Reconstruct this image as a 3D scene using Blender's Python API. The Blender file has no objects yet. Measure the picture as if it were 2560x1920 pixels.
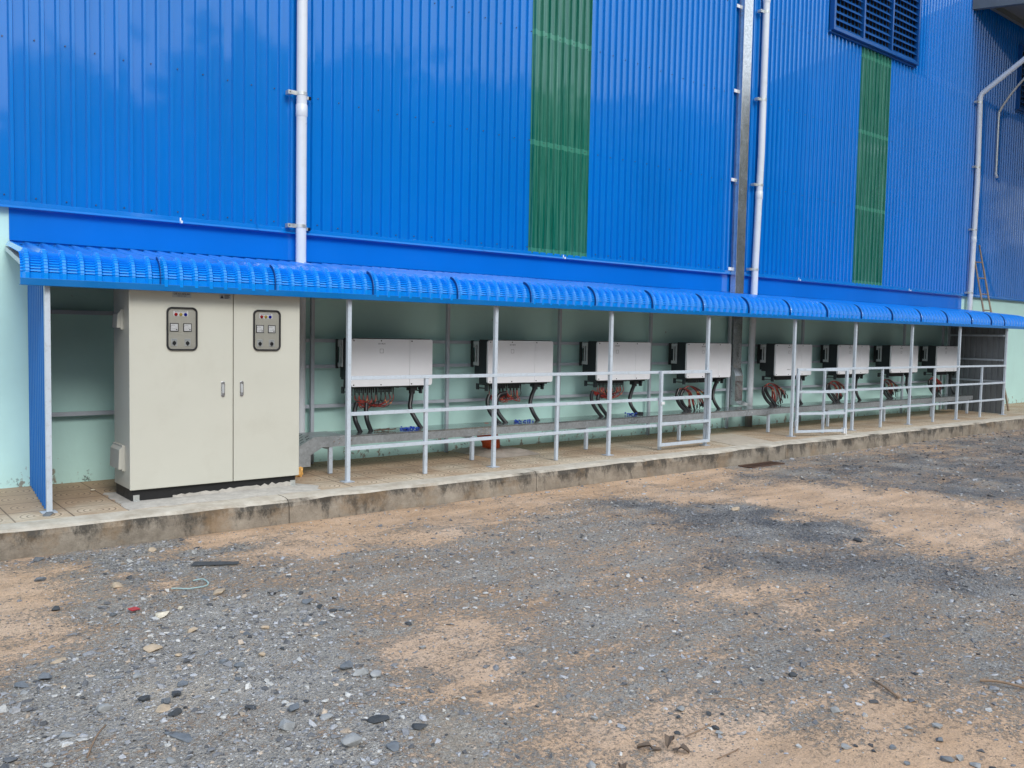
import bpy, math, random
import numpy as np
from mathutils import Matrix, Vector
random.seed(7); rng = np.random.default_rng(11)
S = bpy.context.scene; COL = S.collection
# ------------------------------------------------------------------ camera
cam = bpy.data.objects.new('camera', bpy.data.cameras.new('camera')); COL.objects.link(cam)
R_ = ((0.776768, -0.629491, 0.019267), (0.021208, 0.056721, 0.998165), (0.629429, 0.774934, -0.057409))
m = Matrix(((R_[0][0], R_[1][0], -R_[2][0], 0.0), (R_[0][1], R_[1][1], -R_[2][1], -8.868), (R_[0][2], R_[1][2], -R_[2][2], 1.468), (0, 0, 0, 1)))
cam.matrix_world = m
cam.data.sensor_width = 36; cam.data.lens = 30.745; cam.data.clip_start = 0.05; cam.data.clip_end = 3000
S.camera = cam
# ------------------------------------------------------------------ sky, sun, exposure
SUN_EL, SUN_AZ = math.radians(38), math.radians(188)      # azimuth clockwise from +Y
W = bpy.data.worlds.new('World'); S.world = W; W.use_nodes = True
wn, wl = W.node_tree.nodes, W.node_tree.links
wn.clear()
wo = wn.new('ShaderNodeOutputWorld'); bg = wn.new('ShaderNodeBackground'); sky = wn.new('ShaderNodeTexSky')
sky.sky_type = 'NISHITA'; sky.sun_disc = False; sky.sun_elevation = SUN_EL; sky.sun_rotation = SUN_AZ
sky.air_density = 1.0; sky.dust_density = 3.0; sky.ozone_density = 1.0
tc = wn.new('ShaderNodeTexCoord'); mp = wn.new('ShaderNodeMapping'); mp.inputs['Scale'].default_value = (1, 1, 2.6)
nz = wn.new('ShaderNodeTexNoise'); nz.inputs['Scale'].default_value = 2.2; nz.inputs['Detail'].default_value = 6
cr = wn.new('ShaderNodeValToRGB'); cr.color_ramp.elements[0].position = .3; cr.color_ramp.elements[1].position = .72
cr.color_ramp.elements[0].color = (6.6, 7.8, 9.4, 1); cr.color_ramp.elements[1].color = (9.0, 10.0, 11.4, 1)
mx = wn.new('ShaderNodeMix'); mx.data_type = 'RGBA'; mx.inputs[0].default_value = .86
wl.new(tc.outputs['Generated'], mp.inputs[0]); wl.new(mp.outputs[0], nz.inputs['Vector']); wl.new(nz.outputs[0], cr.inputs[0])
wl.new(sky.outputs[0], mx.inputs[6]); wl.new(cr.outputs[0], mx.inputs[7]); wl.new(mx.outputs[2], bg.inputs[0])
bg.inputs[1].default_value = 0.10; wl.new(bg.outputs[0], wo.inputs[0])
sun = bpy.data.objects.new('sun', bpy.data.lights.new('sun', 'SUN')); COL.objects.link(sun)
sun.data.energy = 1.25; sun.data.angle = math.radians(22); sun.data.color = (1, .97, .92)
sd = Vector((math.sin(SUN_AZ) * math.cos(SUN_EL), math.cos(SUN_AZ) * math.cos(SUN_EL), math.sin(SUN_EL)))
sun.rotation_euler = sd.to_track_quat('Z', 'Y').to_euler()
S.view_settings.view_transform = 'Standard'; S.view_settings.look = 'None'
S.view_settings.exposure = 0.58; S.view_settings.gamma = 1.0

# ------------------------------------------------------------------ materials
def newmat(name):
    M = bpy.data.materials.new(name); M.use_nodes = True
    n = M.node_tree.nodes; return M, n, M.node_tree.links, n['Principled BSDF']
def nd(n, t, **kw):
    x = n.new(t)
    for k, v in kw.items():
        if k in x.inputs: x.inputs[k].default_value = v
        else: setattr(x, k, v)
    return x
def ramp(n, stops):
    r = n.new('ShaderNodeValToRGB'); e = r.color_ramp.elements
    while len(e) < len(stops): e.new(.5)
    for i, (p, c) in enumerate(stops):
        e[i].position = p; e[i].color = (c, c, c, 1) if isinstance(c, (int, float)) else (*c, 1)
    return r
def mixc(n, l, fac, a, b, blend='MIX'):
    x = n.new('ShaderNodeMix'); x.data_type = 'RGBA'; x.blend_type = blend
    for s, v in ((0, fac), (6, a), (7, b)):
        if hasattr(v, 'is_linked'): l.new(v, x.inputs[s])
        elif isinstance(v, (int, float)): x.inputs[s].default_value = v
        else: x.inputs[s].default_value = (*v, 1)
    return x.outputs[2]
def mth(n, l, op, a, b=0.0, c=0.0):
    x = n.new('ShaderNodeMath'); x.operation = op
    for i, v in enumerate((a, b, c)):
        if hasattr(v, 'is_linked'): l.new(v, x.inputs[i])
        else: x.inputs[i].default_value = v
    return x.outputs[0]
def coords(n, l, scale=(1, 1, 1), kind='Object'):
    t = n.new('ShaderNodeTexCoord'); p = n.new('ShaderNodeMapping'); p.inputs['Scale'].default_value = scale
    l.new(t.outputs[kind], p.inputs[0]); return p.outputs[0]
def wcoords(n, l, scale=(1, 1, 1)):
    t = n.new('ShaderNodeNewGeometry'); p = n.new('ShaderNodeMapping'); p.inputs['Scale'].default_value = scale
    l.new(t.outputs['Position'], p.inputs[0]); return p.outputs[0]
def noise(n, l, vec, scale, detail=4, rough=.55, out=0):
    x = nd(n, 'ShaderNodeTexNoise', Scale=scale, Detail=detail, Roughness=rough); l.new(vec, x.inputs['Vector']); return x.outputs[out]
def bump(n, l, h, strength, dist, normal=None):
    b = nd(n, 'ShaderNodeBump', Strength=strength, Distance=dist); l.new(h, b.inputs['Height'])
    if normal is not None: l.new(normal, b.inputs['Normal'])
    return b.outputs[0]
def simple(name, col, rough=.5, metal=0.0, var=.12, scale=3.0, bmp=0.0, dirt=None, dirtamt=.5, spec=.5, coat=0.0):
    M, n, l, p = newmat(name)
    v = wcoords(n, l)
    f = noise(n, l, v, scale, 6, .6)
    r = ramp(n, [(.25, 1 - var), (.75, 1 + var)]); l.new(f, r.inputs[0])
    c = mixc(n, l, 1.0, col, r.outputs[0], 'MULTIPLY')
    if dirt:
        g = noise(n, l, v, scale * 2.7, 8, .7); gr = ramp(n, [(.52, 0.0), (.72, dirtamt)]); l.new(g, gr.inputs[0])
        c = mixc(n, l, gr.outputs[0], c, dirt)
    l.new(c, p.inputs['Base Color'])
    p.inputs['Metallic'].default_value = metal; p.inputs['Specular IOR Level'].default_value = spec
    rr = ramp(n, [(.3, max(.03, rough - .08)), (.7, min(1, rough + .08))]); l.new(f, rr.inputs[0]); l.new(rr.outputs[0], p.inputs['Roughness'])
    if coat: p.inputs['Coat Weight'].default_value = coat; p.inputs['Coat Roughness'].default_value = .08
    if bmp: l.new(bump(n, l, noise(n, l, v, scale * 12, 5), 1.0, bmp), p.inputs['Normal'])
    return M
def sheet_metal(name, col, rough=.2, wav=.0035, bands=None, spec=.25, back=False, coat=1.0, cr_=.06):
    """factory-painted profiled sheet: slow vertical oil-canning so reflections break from rib to rib"""
    M, n, l, p = newmat(name)
    v = wcoords(n, l)
    f = noise(n, l, wcoords(n, l, (.6, .6, .25)), 1.3, 4)
    r = ramp(n, [(.3, .93), (.7, 1.06)]); l.new(f, r.inputs[0])
    c = mixc(n, l, 1.0, col, r.outputs[0], 'MULTIPLY')
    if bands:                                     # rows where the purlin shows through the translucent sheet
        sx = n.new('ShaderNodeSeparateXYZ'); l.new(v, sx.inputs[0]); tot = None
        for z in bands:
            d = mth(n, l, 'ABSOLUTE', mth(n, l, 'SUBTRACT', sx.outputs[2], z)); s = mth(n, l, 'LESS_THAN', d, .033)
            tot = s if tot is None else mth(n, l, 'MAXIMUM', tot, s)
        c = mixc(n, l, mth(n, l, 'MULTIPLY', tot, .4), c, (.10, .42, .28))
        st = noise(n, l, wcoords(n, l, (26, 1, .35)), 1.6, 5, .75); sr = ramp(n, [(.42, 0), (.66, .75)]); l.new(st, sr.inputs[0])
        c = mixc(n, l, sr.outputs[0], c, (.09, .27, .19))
    sc = noise(n, l, wcoords(n, l, (7, 7, 22)), 1.0, 6, .8); scr = ramp(n, [(.745, 0), (.76, .8)]); l.new(sc, scr.inputs[0])
    c = mixc(n, l, scr.outputs[0], c, (.35, .5, .65))   # few small scratches
    bf = n.new('ShaderNodeNewGeometry')        # grey back coat of the sheet, darkened to deepen the shade underneath
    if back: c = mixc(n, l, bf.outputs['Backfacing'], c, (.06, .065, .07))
    l.new(c, p.inputs['Base Color'])
    p.inputs['Roughness'].default_value = rough + .1; p.inputs['Specular IOR Level'].default_value = spec
    p.inputs['Coat Weight'].default_value = coat; p.inputs['Coat Roughness'].default_value = cr_; p.inputs['Coat IOR'].default_value = 1.55
    h1 = noise(n, l, wcoords(n, l, (8, 8, .8)), 1.0, 2, .4); h2 = noise(n, l, wcoords(n, l, (1.1, 1.1, .7)), 1.0, 2, .4)
    b1 = bump(n, l, h1, 1.0, wav); b2 = bump(n, l, h2, 1.0, wav * 2.2, b1); l.new(b2, p.inputs['Normal'])
    return M
BLUE = (.0, .175, .575)
M_clad = sheet_metal('blue_cladding_paint', BLUE, .16, .0075)
M_band = sheet_metal('blue_band_paint', (.0, .165, .62), .2, .002)
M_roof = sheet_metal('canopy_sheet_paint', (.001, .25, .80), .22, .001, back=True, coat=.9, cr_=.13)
M_fasc = simple('fascia_paint', (.0, .14, .42), .35, var=.06)
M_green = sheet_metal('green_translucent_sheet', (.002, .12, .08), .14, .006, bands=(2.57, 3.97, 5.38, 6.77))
M_ventb = simple('vent_blue_paint', (.006, .085, .30), .35, var=.1)
M_bpan = simple('blue_side_sheet', (.0, .14, .46), .45, var=.06)
M_seam_shade = simple('seam_shade_paint', (.0, .055, .22), .5, var=.05)  # dark tone standing in for the shadow gap at the roof seams
M_lid = None
M_dark = simple('dark_void', (.006, .007, .008), .9)
M_steel = simple('grey_painted_steel', (.53, .59, .65), .42, var=.06, scale=9, dirt=(.27, .23, .20), dirtamt=.4)
M_steel2 = simple('primer_grey_steel', (.44, .48, .53), .5, var=.1, scale=6)
M_under = simple('sheet_back_primer', (.20, .21, .22), .5, var=.12, scale=4)
M_pvc = simple('grey_white_pvc', (.67, .70, .735), .3, var=.04, scale=2, dirt=(.42, .42, .40), dirtamt=.25)
M_pvcd = simple('dirty_pvc', (.16, .15, .13), .6, var=.3, scale=8)
M_clamp = simple('galvanised_clamp', (.62, .63, .6), .35, .6, var=.2, scale=20)
M_black = simple('black_rubber', (.012, .012, .013), .5, var=.2, scale=20)
M_hose = simple('black_corrugated_hose', (.010, .010, .011), .38, var=.3, scale=30)
M_casing = simple('charcoal_casing', (.022, .027, .030), .45, var=.2, scale=10)
M_cover = simple('inverter_light_grey_paint', (.84, .84, .865), .42, var=.03, scale=4)
M_brk = simple('cast_bracket', (.58, .60, .60), .4, .4, var=.15, scale=20)
M_screw = simple('screw_dark', (.10, .10, .11), .4, .8)
M_bolt = simple('bright_bolt', (.8, .8, .78), .25, 1.0)
M_cab = simple('beige_cabinet_paint', (.575, .565, .485), .38, var=.035, scale=1.1, dirt=(.50, .48, .40), dirtamt=.35)
M_cab2 = simple('beige_panel', (.50, .49, .43), .5, var=.03)
M_hand = simple('satin_handle', (.62, .63, .65), .25, .9, var=.1, scale=30)
M_white = simple('white_enamel', (.78, .79, .8), .4, var=.03)
M_label = simple('label_plate', (.42, .45, .46), .4, var=.05)
M_ink = simple('ink', (.02, .02, .025), .6)
M_ink2 = simple('grey_ink', (.2, .2, .21), .6)
M_red = simple('red_lens', (.35, .01, .015), .15); M_yel = simple('yellow_lens', (.45, .34, .08), .15); M_blu = simple('blue_lens', (.01, .015, .30), .15)
M_wred = simple('red_wire', (.30, .025, .015), .4, var=.2, scale=30); M_wblk = simple('black_wire', (.012, .012, .012), .4)
M_wora = simple('orange_tag', (.75, .42, .16), .5)
M_orange = simple('orange_corrugated_pipe', (.62, .10, .025), .4, var=.25, scale=12)
M_bits = simple('blue_plastic_caps', (.01, .06, .45), .35)
M_mortar = simple('mortar', (.36, .31, .26), .9, var=.2, scale=7, bmp=.004)
M_bamboo = simple('weathered_bamboo', (.26, .19, .13), .6, var=.35, scale=14)
M_foam = simple('orange_foam', (.75, .42, .12), .7, var=.5, scale=30)
M_rust = simple('rusty_iron', (.10, .055, .035), .8, var=.4, scale=20)
M_soffit = simple('soffit_sheet', (.20, .21, .215), .6)
M_beam = simple('canopy_beam_grey', (.13, .15, .16), .6)
M_leaf = simple('dry_leaf', (.12, .085, .06), .7, var=.3, scale=30)
M_twig = simple('twig', (.24, .16, .10), .8, var=.3, scale=30)
def m_glass():
    M, n, l, p = newmat('clear_pane'); n.remove(p)
    t = n.new('ShaderNodeBsdfTransparent'); g = nd(n, 'ShaderNodeBsdfGlossy', Roughness=.03); f = nd(n, 'ShaderNodeFresnel', IOR=1.45)
    x = n.new('ShaderNodeMixShader'); l.new(f.outputs[0], x.inputs[0]); l.new(t.outputs[0], x.inputs[1]); l.new(g.outputs[0], x.inputs[2])
    l.new(x.outputs[0], n['Material Output'].inputs[0]); return M
M_glass = m_glass()
def m_galv(name, col, rough, metal=1.0):
    M, n, l, p = newmat(name); v = wcoords(n, l)
    vo = nd(n, 'ShaderNodeTexVoronoi', Scale=45.0); l.new(v, vo.inputs['Vector'])
    r = ramp(n, [(0, .86), (1, 1.1)]); s = n.new('ShaderNodeSeparateColor'); l.new(vo.outputs['Color'], s.inputs[0]); l.new(s.outputs[0], r.inputs[0])
    f = noise(n, l, v, 3, 6, .65); r2 = ramp(n, [(.3, .82), (.7, 1.1)]); l.new(f, r2.inputs[0])
    c = mixc(n, l, 1.0, mixc(n, l, 1.0, col, r.outputs[0], 'MULTIPLY'), r2.outputs[0], 'MULTIPLY'); l.new(c, p.inputs['Base Color'])
    rr = ramp(n, [(.3, rough - .08), (.7, rough + .12)]); l.new(f, rr.inputs[0]); l.new(rr.outputs[0], p.inputs['Roughness'])
    p.inputs['Metallic'].default_value = metal; return M
M_galv = m_galv('galvanised_tray', (.46, .49, .51), .36, .55)
M_lid = m_galv('tray_lid_galv', (.50, .54, .54), .16, .9)
M_duct = m_galv('galvanised_duct', (.70, .71, .70), .17, .85)
def m_wall():
    M, n, l, p = newmat('mint_wall_paint'); v = wcoords(n, l)
    sx = n.new('ShaderNodeSeparateXYZ'); l.new(v, sx.inputs[0]); z = sx.outputs[2]
    a = noise(n, l, v, 1.2, 6, .6); r = ramp(n, [(.3, .93), (.7, 1.05)]); l.new(a, r.inputs[0])
    c = mixc(n, l, 1.0, (.53, .80, .745), r.outputs[0], 'MULTIPLY')
    # damp, mossy and chipped strip along the foot of the wall
    g = noise(n, l, v, 9, 8, .75); low = nd(n, 'ShaderNodeMapRange'); low.inputs[1].default_value = .30; low.inputs[2].default_value = 0.0; l.new(z, low.inputs[0])
    gg = mth(n, l, 'ADD', g, mth(n, l, 'MULTIPLY', low.outputs[0], .15)); gr = ramp(n, [(.70, 0), (.76, .8)]); l.new(gg, gr.inputs[0])
    c = mixc(n, l, gr.outputs[0], c, (.05, .055, .045))
    k = noise(n, l, wcoords(n, l, (1.5, 1.5, 1)), 5, 8, .7); kk = mth(n, l, 'ADD', k, mth(n, l, 'MULTIPLY', low.outputs[0], .12)); kr = ramp(n, [(.66, 0), (.70, .8)]); l.new(kk, kr.inputs[0])
    c = mixc(n, l, kr.outputs[0], c, (.22, .15, .10))
    s = noise(n, l, wcoords(n, l, (1, 1, .45)), 14, 6, .8); srp = ramp(n, [(.73, 0), (.76, .7)]); l.new(s, srp.inputs[0])
    c = mixc(n, l, srp.outputs[0], c, (.12, .14, .12))
    l.new(c, p.inputs['Base Color']); p.inputs['Roughness'].default_value = .55
    l.new(bump(n, l, noise(n, l, v, 6, 6), 1.0, .004), p.inputs['Normal']); return M
M_wall = m_wall()
def m_tiles():
    M, n, l, p = newmat('patterned_cement_tiles'); v = wcoords(n, l)
    sx = n.new('ShaderNodeSeparateXYZ'); l.new(v, sx.inputs[0]); T = .40
    def cell(o, off): return mth(n, l, 'SUBTRACT', mth(n, l, 'FRACT', mth(n, l, 'DIVIDE', mth(n, l, 'ADD', o, off), T)), .5)
    u = cell(sx.outputs[0], 50.0); w = cell(sx.outputs[1], 50.02)
    au, aw = mth(n, l, 'ABSOLUTE', u), mth(n, l, 'ABSOLUTE', w)
    joint = mth(n, l, 'GREATER_THAN', mth(n, l, 'MAXIMUM', au, aw), .486)
    # rings round the middle of each tile, crossed by straight flutes
    d = mth(n, l, 'SQRT', mth(n, l, 'ADD', mth(n, l, 'MULTIPLY', u, u), mth(n, l, 'MULTIPLY', w, w)))
    ring = mth(n, l, 'LESS_THAN', mth(n, l, 'FRACT', mth(n, l, 'MULTIPLY', d, 9.0)), .24)
    inside = mth(n, l, 'LESS_THAN', d, .40)
    fl = mth(n, l, 'LESS_THAN', mth(n, l, 'FRACT', mth(n, l, 'MULTIPLY', w, 9.0)), .2)
    fl = mth(n, l, 'MULTIPLY', fl, mth(n, l, 'SUBTRACT', 1.0, inside)); ring = mth(n, l, 'MULTIPLY', ring, inside)
    gro = mth(n, l, 'MAXIMUM', ring, fl); allg = mth(n, l, 'MAXIMUM', mth(n, l, 'MULTIPLY', gro, .75), joint)
    wear = noise(n, l, v, 2.3, 6, .6); wr = ramp(n, [(.35, .6), (.6, 1.0)]); l.new(wear, wr.inputs[0])
    allg = mth(n, l, 'MULTIPLY', allg, wr.outputs[0])
    a = noise(n, l, v, 5, 8, .7); r = ramp(n, [(.3, .82), (.7, 1.1)]); l.new(a, r.inputs[0])
    c = mixc(n, l, 1.0, (.62, .52, .385), r.outputs[0], 'MULTIPLY')
    b = noise(n, l, v, 1.1, 6, .65)
    # blown sand lies deeper towards the wall and round the left end
    near = nd(n, 'ShaderNodeMapRange'); near.inputs[1].default_value = -1.3; near.inputs[2].default_value = -.2; l.new(sx.outputs[1], near.inputs[0])
    lf = nd(n, 'ShaderNodeMapRange'); lf.inputs[1].default_value = 7.0; lf.inputs[2].default_value = 1.5; l.new(sx.outputs[0], lf.inputs[0])
    bb = mth(n, l, 'ADD', b, mth(n, l, 'MULTIPLY', mth(n, l, 'MULTIPLY', near.outputs[0], mth(n, l, 'ADD', lf.outputs[0], .35)), .28))
    br = ramp(n, [(.42, 0), (.62, .9)]); l.new(bb, br.inputs[0])
    c = mixc(n, l, br.outputs[0], c, (.45, .31, .195))
    c = mixc(n, l, mth(n, l, 'MULTIPLY', allg, .9), c, (.09, .06, .04))
    sp = noise(n, l, v, 60, 4, .7); spr = ramp(n, [(.70, 0), (.74, .8)]); l.new(sp, spr.inputs[0])
    c = mixc(n, l, spr.outputs[0], c, (.08, .07, .06))
    l.new(c, p.inputs['Base Color']); p.inputs['Roughness'].default_value = .85
    b1 = bump(n, l, allg, .6, -.004); l.new(bump(n, l, a, 1.0, .004, b1), p.inputs['Normal']); return M
M_tiles = m_tiles()
def m_kerb():
    M, n, l, p = newmat('stained_kerb_concrete'); v = wcoords(n, l)
    sx = n.new('ShaderNodeSeparateXYZ'); l.new(v, sx.inputs[0]); z = sx.outputs[2]
    a = noise(n, l, v, 4, 10, .75); r = ramp(n, [(.3, (.15, .125, .095)), (.5, (.27, .23, .18)), (.72, (.40, .35, .28))]); l.new(a, r.inputs[0])
    # black weathering hanging from the arris
    st = noise(n, l, wcoords(n, l, (1.6, 1.6, .8)), 3.5, 9, .78)
    up = nd(n, 'ShaderNodeMapRange'); up.inputs[1].default_value = -.15; up.inputs[2].default_value = -.01; l.new(z, up.inputs[0])
    s2 = mth(n, l, 'ADD', st, mth(n, l, 'MULTIPLY', up.outputs[0], .16)); sr = ramp(n, [(.53, 0), (.66, .9)]); l.new(s2, sr.inputs[0])
    c = mixc(n, l, sr.outputs[0], r.outputs[0], (.055, .05, .042))
    o = noise(n, l, v, 2.1, 8, .7); orp = ramp(n, [(.52, 0), (.66, .6)]); l.new(o, orp.inputs[0])
    c = mixc(n, l, orp.outputs[0], c, (.30, .20, .11))
    # trowelled cream top
    t = noise(n, l, v, 6, 8, .7); tr = ramp(n, [(.3, (.42, .36, .28)), (.65, (.62, .57, .48))]); l.new(t, tr.inputs[0])
    g = nd(n, 'ShaderNodeNewGeometry'); gs = n.new('ShaderNodeSeparateXYZ'); l.new(g.outputs['True Normal'], gs.inputs[0])
    tn = ramp(n, [(.45, 0), (.8, 1)]); l.new(mth(n, l, 'ADD', gs.outputs[2], mth(n, l, 'MULTIPLY', mth(n, l, 'SUBTRACT', t, .5), .4)), tn.inputs[0])
    c = mixc(n, l, tn.outputs[0], c, tr.outputs[0])
    l.new(c, p.inputs['Base Color']); p.inputs['Roughness'].default_value = .9
    b1 = bump(n, l, a, 1.0, .012); l.new(bump(n, l, noise(n, l, v, 60, 5, .7), 1.0, .006, b1), p.inputs['Normal']); return M
M_kerb = m_kerb()
def m_ground():
    M, n, l, p = newmat('sand_and_crushed_stone'); v = wcoords(n, l)
    at = n.new('ShaderNodeAttribute'); at.attribute_name = 'gravel'; G = at.outputs['Fac']
    a = noise(n, l, v, 1.3, 8, .65); r = ramp(n, [(.25, (.50, .32, .19)), (.5, (.62, .42, .27)), (.75, (.68, .50, .36))]); l.new(a, r.inputs[0])
    fs = noise(n, l, v, 130, 4, .7); fr = ramp(n, [(.3, .70), (.7, 1.2)]); l.new(fs, fr.inputs[0])
    sand = mixc(n, l, 1.0, r.outputs[0], fr.outputs[0], 'MULTIPLY')
    # grey stone dust with chips of several sizes
    vo = nd(n, 'ShaderNodeTexVoronoi', Scale=85.0, Randomness=1.0); l.new(wcoords(n, l, (1, 1, 1)), vo.inputs['Vector'])
    sc = n.new('ShaderNodeSeparateColor'); l.new(vo.outputs['Color'], sc.inputs[0])
    vr = ramp(n, [(0, (.05, .056, .065)), (.4, (.15, .158, .172)), (.8, (.27, .275, .28)), (1, (.50, .48, .44))]); l.new(sc.outputs[0], vr.inputs[0])
    vo2 = nd(n, 'ShaderNodeTexVoronoi', Scale=210.0); l.new(v, vo2.inputs['Vector'])
    sc2 = n.new('ShaderNodeSeparateColor'); l.new(vo2.outputs['Color'], sc2.inputs[0])
    vr2 = ramp(n, [(0, (.08, .084, .09)), (.6, (.21, .212, .215)), (1, (.42, .40, .37))]); l.new(sc2.outputs[1], vr2.inputs[0])
    pick = ramp(n, [(.45, 0), (.6, 1)]); l.new(noise(n, l, v, 9, 6, .7), pick.inputs[0])
    grey = mixc(n, l, pick.outputs[0], vr.outputs[0], vr2.outputs[0])
    tn_ = n.new('ShaderNodeAttribute'); tn_.attribute_name = 'fresh'
    dust = mixc(n, l, .48, mixc(n, l, 1.0, grey, (1.28, 1.22, 1.14), 'MULTIPLY'), (.54, .49, .415))
    dust = mixc(n, l, tn_.outputs['Fac'], dust, mixc(n, l, 1.0, grey, (.62, .63, .66), 'MULTIPLY'))
    # coverage: patches from the attribute, broken up by noise of several scales
    n1 = noise(n, l, wcoords(n, l, (.75, 1.3, 1)), 3.1, 8, .72); n2 = noise(n, l, v, 38, 6, .8)
    cov = mth(n, l, 'ADD', G, mth(n, l, 'ADD', mth(n, l, 'MULTIPLY', mth(n, l, 'SUBTRACT', n1, .5), 1.7), mth(n, l, 'MULTIPLY', mth(n, l, 'SUBTRACT', n2, .5), 2.9)))
    cv = ramp(n, [(.24, 0), (.60, 1)]); l.new(cov, cv.inputs[0])
    c = mixc(n, l, cv.outputs[0], sand, dust)
    # faint wheel tracks running along the yard
    rot = n.new('ShaderNodeMapping'); rot.inputs['Rotation'].default_value = (0, 0, .55); rot.inputs['Scale'].default_value = (.35, 5.5, 1); tg_ = n.new('ShaderNodeNewGeometry'); l.new(tg_.outputs['Position'], rot.inputs[0])
    tk_ = noise(n, l, rot.outputs[0], 1.0, 6, .7); tr_ = ramp(n, [(.30, .80), (.5, 1.0), (.68, 1.16)]); l.new(tk_, tr_.inputs[0])
    c = mixc(n, l, 1.0, c, tr_.outputs[0], 'MULTIPLY')
    # loose dark crumbs everywhere
    vo3 = nd(n, 'ShaderNodeTexVoronoi', Scale=48.0); l.new(v, vo3.inputs['Vector'])
    ck = mth(n, l, 'LESS_THAN', vo3.outputs['Distance'], mth(n, l, 'MULTIPLY', mth(n, l, 'SUBTRACT', noise(n, l, v, 2.4, 4), .33), .8))
    c = mixc(n, l, mth(n, l, 'MULTIPLY', ck, .7), c, (.085, .085, .09))
    pa = n.new('ShaderNodeAttribute'); pa.attribute_name = 'pale'
    c = mixc(n, l, mth(n, l, 'MULTIPLY', pa.outputs['Fac'], .8), c, (.52, .45, .36))
    l.new(c, p.inputs['Base Color']); p.inputs['Roughness'].default_value = .92
    h = mth(n, l, 'ADD', mth(n, l, 'MULTIPLY', vo.outputs['Distance'], mth(n, l, 'ADD', cv.outputs[0], .15)), mth(n, l, 'MULTIPLY', n2, .6))
    b1 = bump(n, l, h, 1.0, .012); l.new(bump(n, l, noise(n, l, v, 7, 8, .7), 1.0, .03, b1), p.inputs['Normal']); return M
M_ground = m_ground()
def m_stones():
    M, n, l, p = newmat('crushed_stone'); at = n.new('ShaderNodeAttribute'); at.attribute_name = 'tint'
    v = wcoords(n, l); f = noise(n, l, v, 90, 4, .7); r = ramp(n, [(.3, .75), (.7, 1.2)]); l.new(f, r.inputs[0])
    l.new(mixc(n, l, 1.0, at.outputs['Color'], r.outputs[0], 'MULTIPLY'), p.inputs['Base Color']); p.inputs['Roughness'].default_value = .8
    return M
M_stones = m_stones()
def stone_mat(name, c): return simple(name, c, .82, var=.3, scale=25, bmp=.002)
M_sg = stone_mat('blue_grey_stone', (.15, .165, .18)); M_sl = stone_mat('pale_grey_stone', (.30, .305, .30)); M_sd = stone_mat('dark_stone', (.055, .06, .065))
M_st = stone_mat('tan_stone', (.46, .36, .25)); M_sw = stone_mat('cream_stone', (.68, .60, .46))

# ------------------------------------------------------------------ mesh helpers
class MB:
    def __init__(s): s.v = []; s.f = []; s.s = []
    def add(s, vs, fs, smooth=False):
        o = len(s.v); s.v += [tuple(p) for p in vs]; s.f += [tuple(i + o for i in q) for q in fs]; s.s += [smooth] * len(fs); return s
    def box(s, x0, x1, y0, y1, z0, z1):
        return s.add([(x0, y0, z0), (x1, y0, z0), (x1, y1, z0), (x0, y1, z0), (x0, y0, z1), (x1, y0, z1), (x1, y1, z1), (x0, y1, z1)],
                     [(0, 3, 2, 1), (4, 5, 6, 7), (0, 1, 5, 4), (1, 2, 6, 5), (2, 3, 7, 6), (3, 0, 4, 7)])
    def bar(s, a, b, w, h, up=(0, 0, 1)):
        a, b = Vector(a), Vector(b); d = (b - a).normalized(); r = d.cross(Vector(up)).normalized(); u = r.cross(d)
        vs = [p + r * (i * w / 2) + u * (j * h / 2) for p in (a, b) for i, j in ((-1, -1), (1, -1), (1, 1), (-1, 1))]
        return s.add(vs, [(0, 3, 2, 1), (4, 5, 6, 7), (0, 1, 5, 4), (1, 2, 6, 5), (2, 3, 7, 6), (3, 0, 4, 7)])
    def prism(s, pts, axis, a, b):
        """closed outline of 2-D points extruded along axis (0,1,2) from a to b"""
        def P(p, t): q = [p[0], p[1]]; q.insert(axis, t); return tuple(q)
        k = len(pts); vs = [P(p, a) for p in pts] + [P(p, b) for p in pts]
        return s.add(vs, [tuple(range(k)), tuple(range(2 * k - 1, k - 1, -1))] + [(i, i + k, (i + 1) % k + k, (i + 1) % k) for i in range(k)])
    def tube(s, pts, r, n=8, caps=True, rfun=None, smooth=True):
        pts = [Vector(p) for p in pts]; k = len(pts); vs = []; ref = None
        for i, p in enumerate(pts):
            d = (pts[min(i + 1, k - 1)] - pts[max(i - 1, 0)]).normalized()
            if ref is None: ref = d.orthogonal().normalized()
            else:
                ref = (ref - d * ref.dot(d)); ref = ref.normalized() if ref.length > 1e-6 else d.orthogonal().normalized()
            w = d.cross(ref); rr = rfun(i) if rfun else r
            vs += [p + (ref * math.cos(2 * math.pi * j / n) + w * math.sin(2 * math.pi * j / n)) * rr for j in range(n)]
        fs = [(i * n + j, i * n + (j + 1) % n, (i + 1) * n + (j + 1) % n, (i + 1) * n + j) for i in range(k - 1) for j in range(n)]
        s.add(vs, fs, smooth)
        if caps: s.add(vs[:n], [tuple(range(n - 1, -1, -1))]); s.add(vs[-n:], [tuple(range(n))])
        return s
    def build(s, name, mat, parent=None, loc=None, bevel=0, seg=2):
        me = bpy.data.meshes.new(name); me.from_pydata(s.v, [], s.f); me.polygons.foreach_set('use_smooth', s.s)
        me.materials.append(mat); me.update(); o = bpy.data.objects.new(name, me); COL.objects.link(o)
        if parent: o.parent = parent
        if loc: o.location = loc
        if bevel:
            b = o.modifiers.new('bevel', 'BEVEL'); b.width = bevel; b.segments = seg; b.limit_method = 'ANGLE'; b.harden_normals = False
        return o
def tag(o, label=None, cat=None, group=None, kind=None):
    for k, v in (('label', label), ('category', cat), ('group', group), ('kind', kind)):
        if v: o[k] = v
    return o
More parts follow.
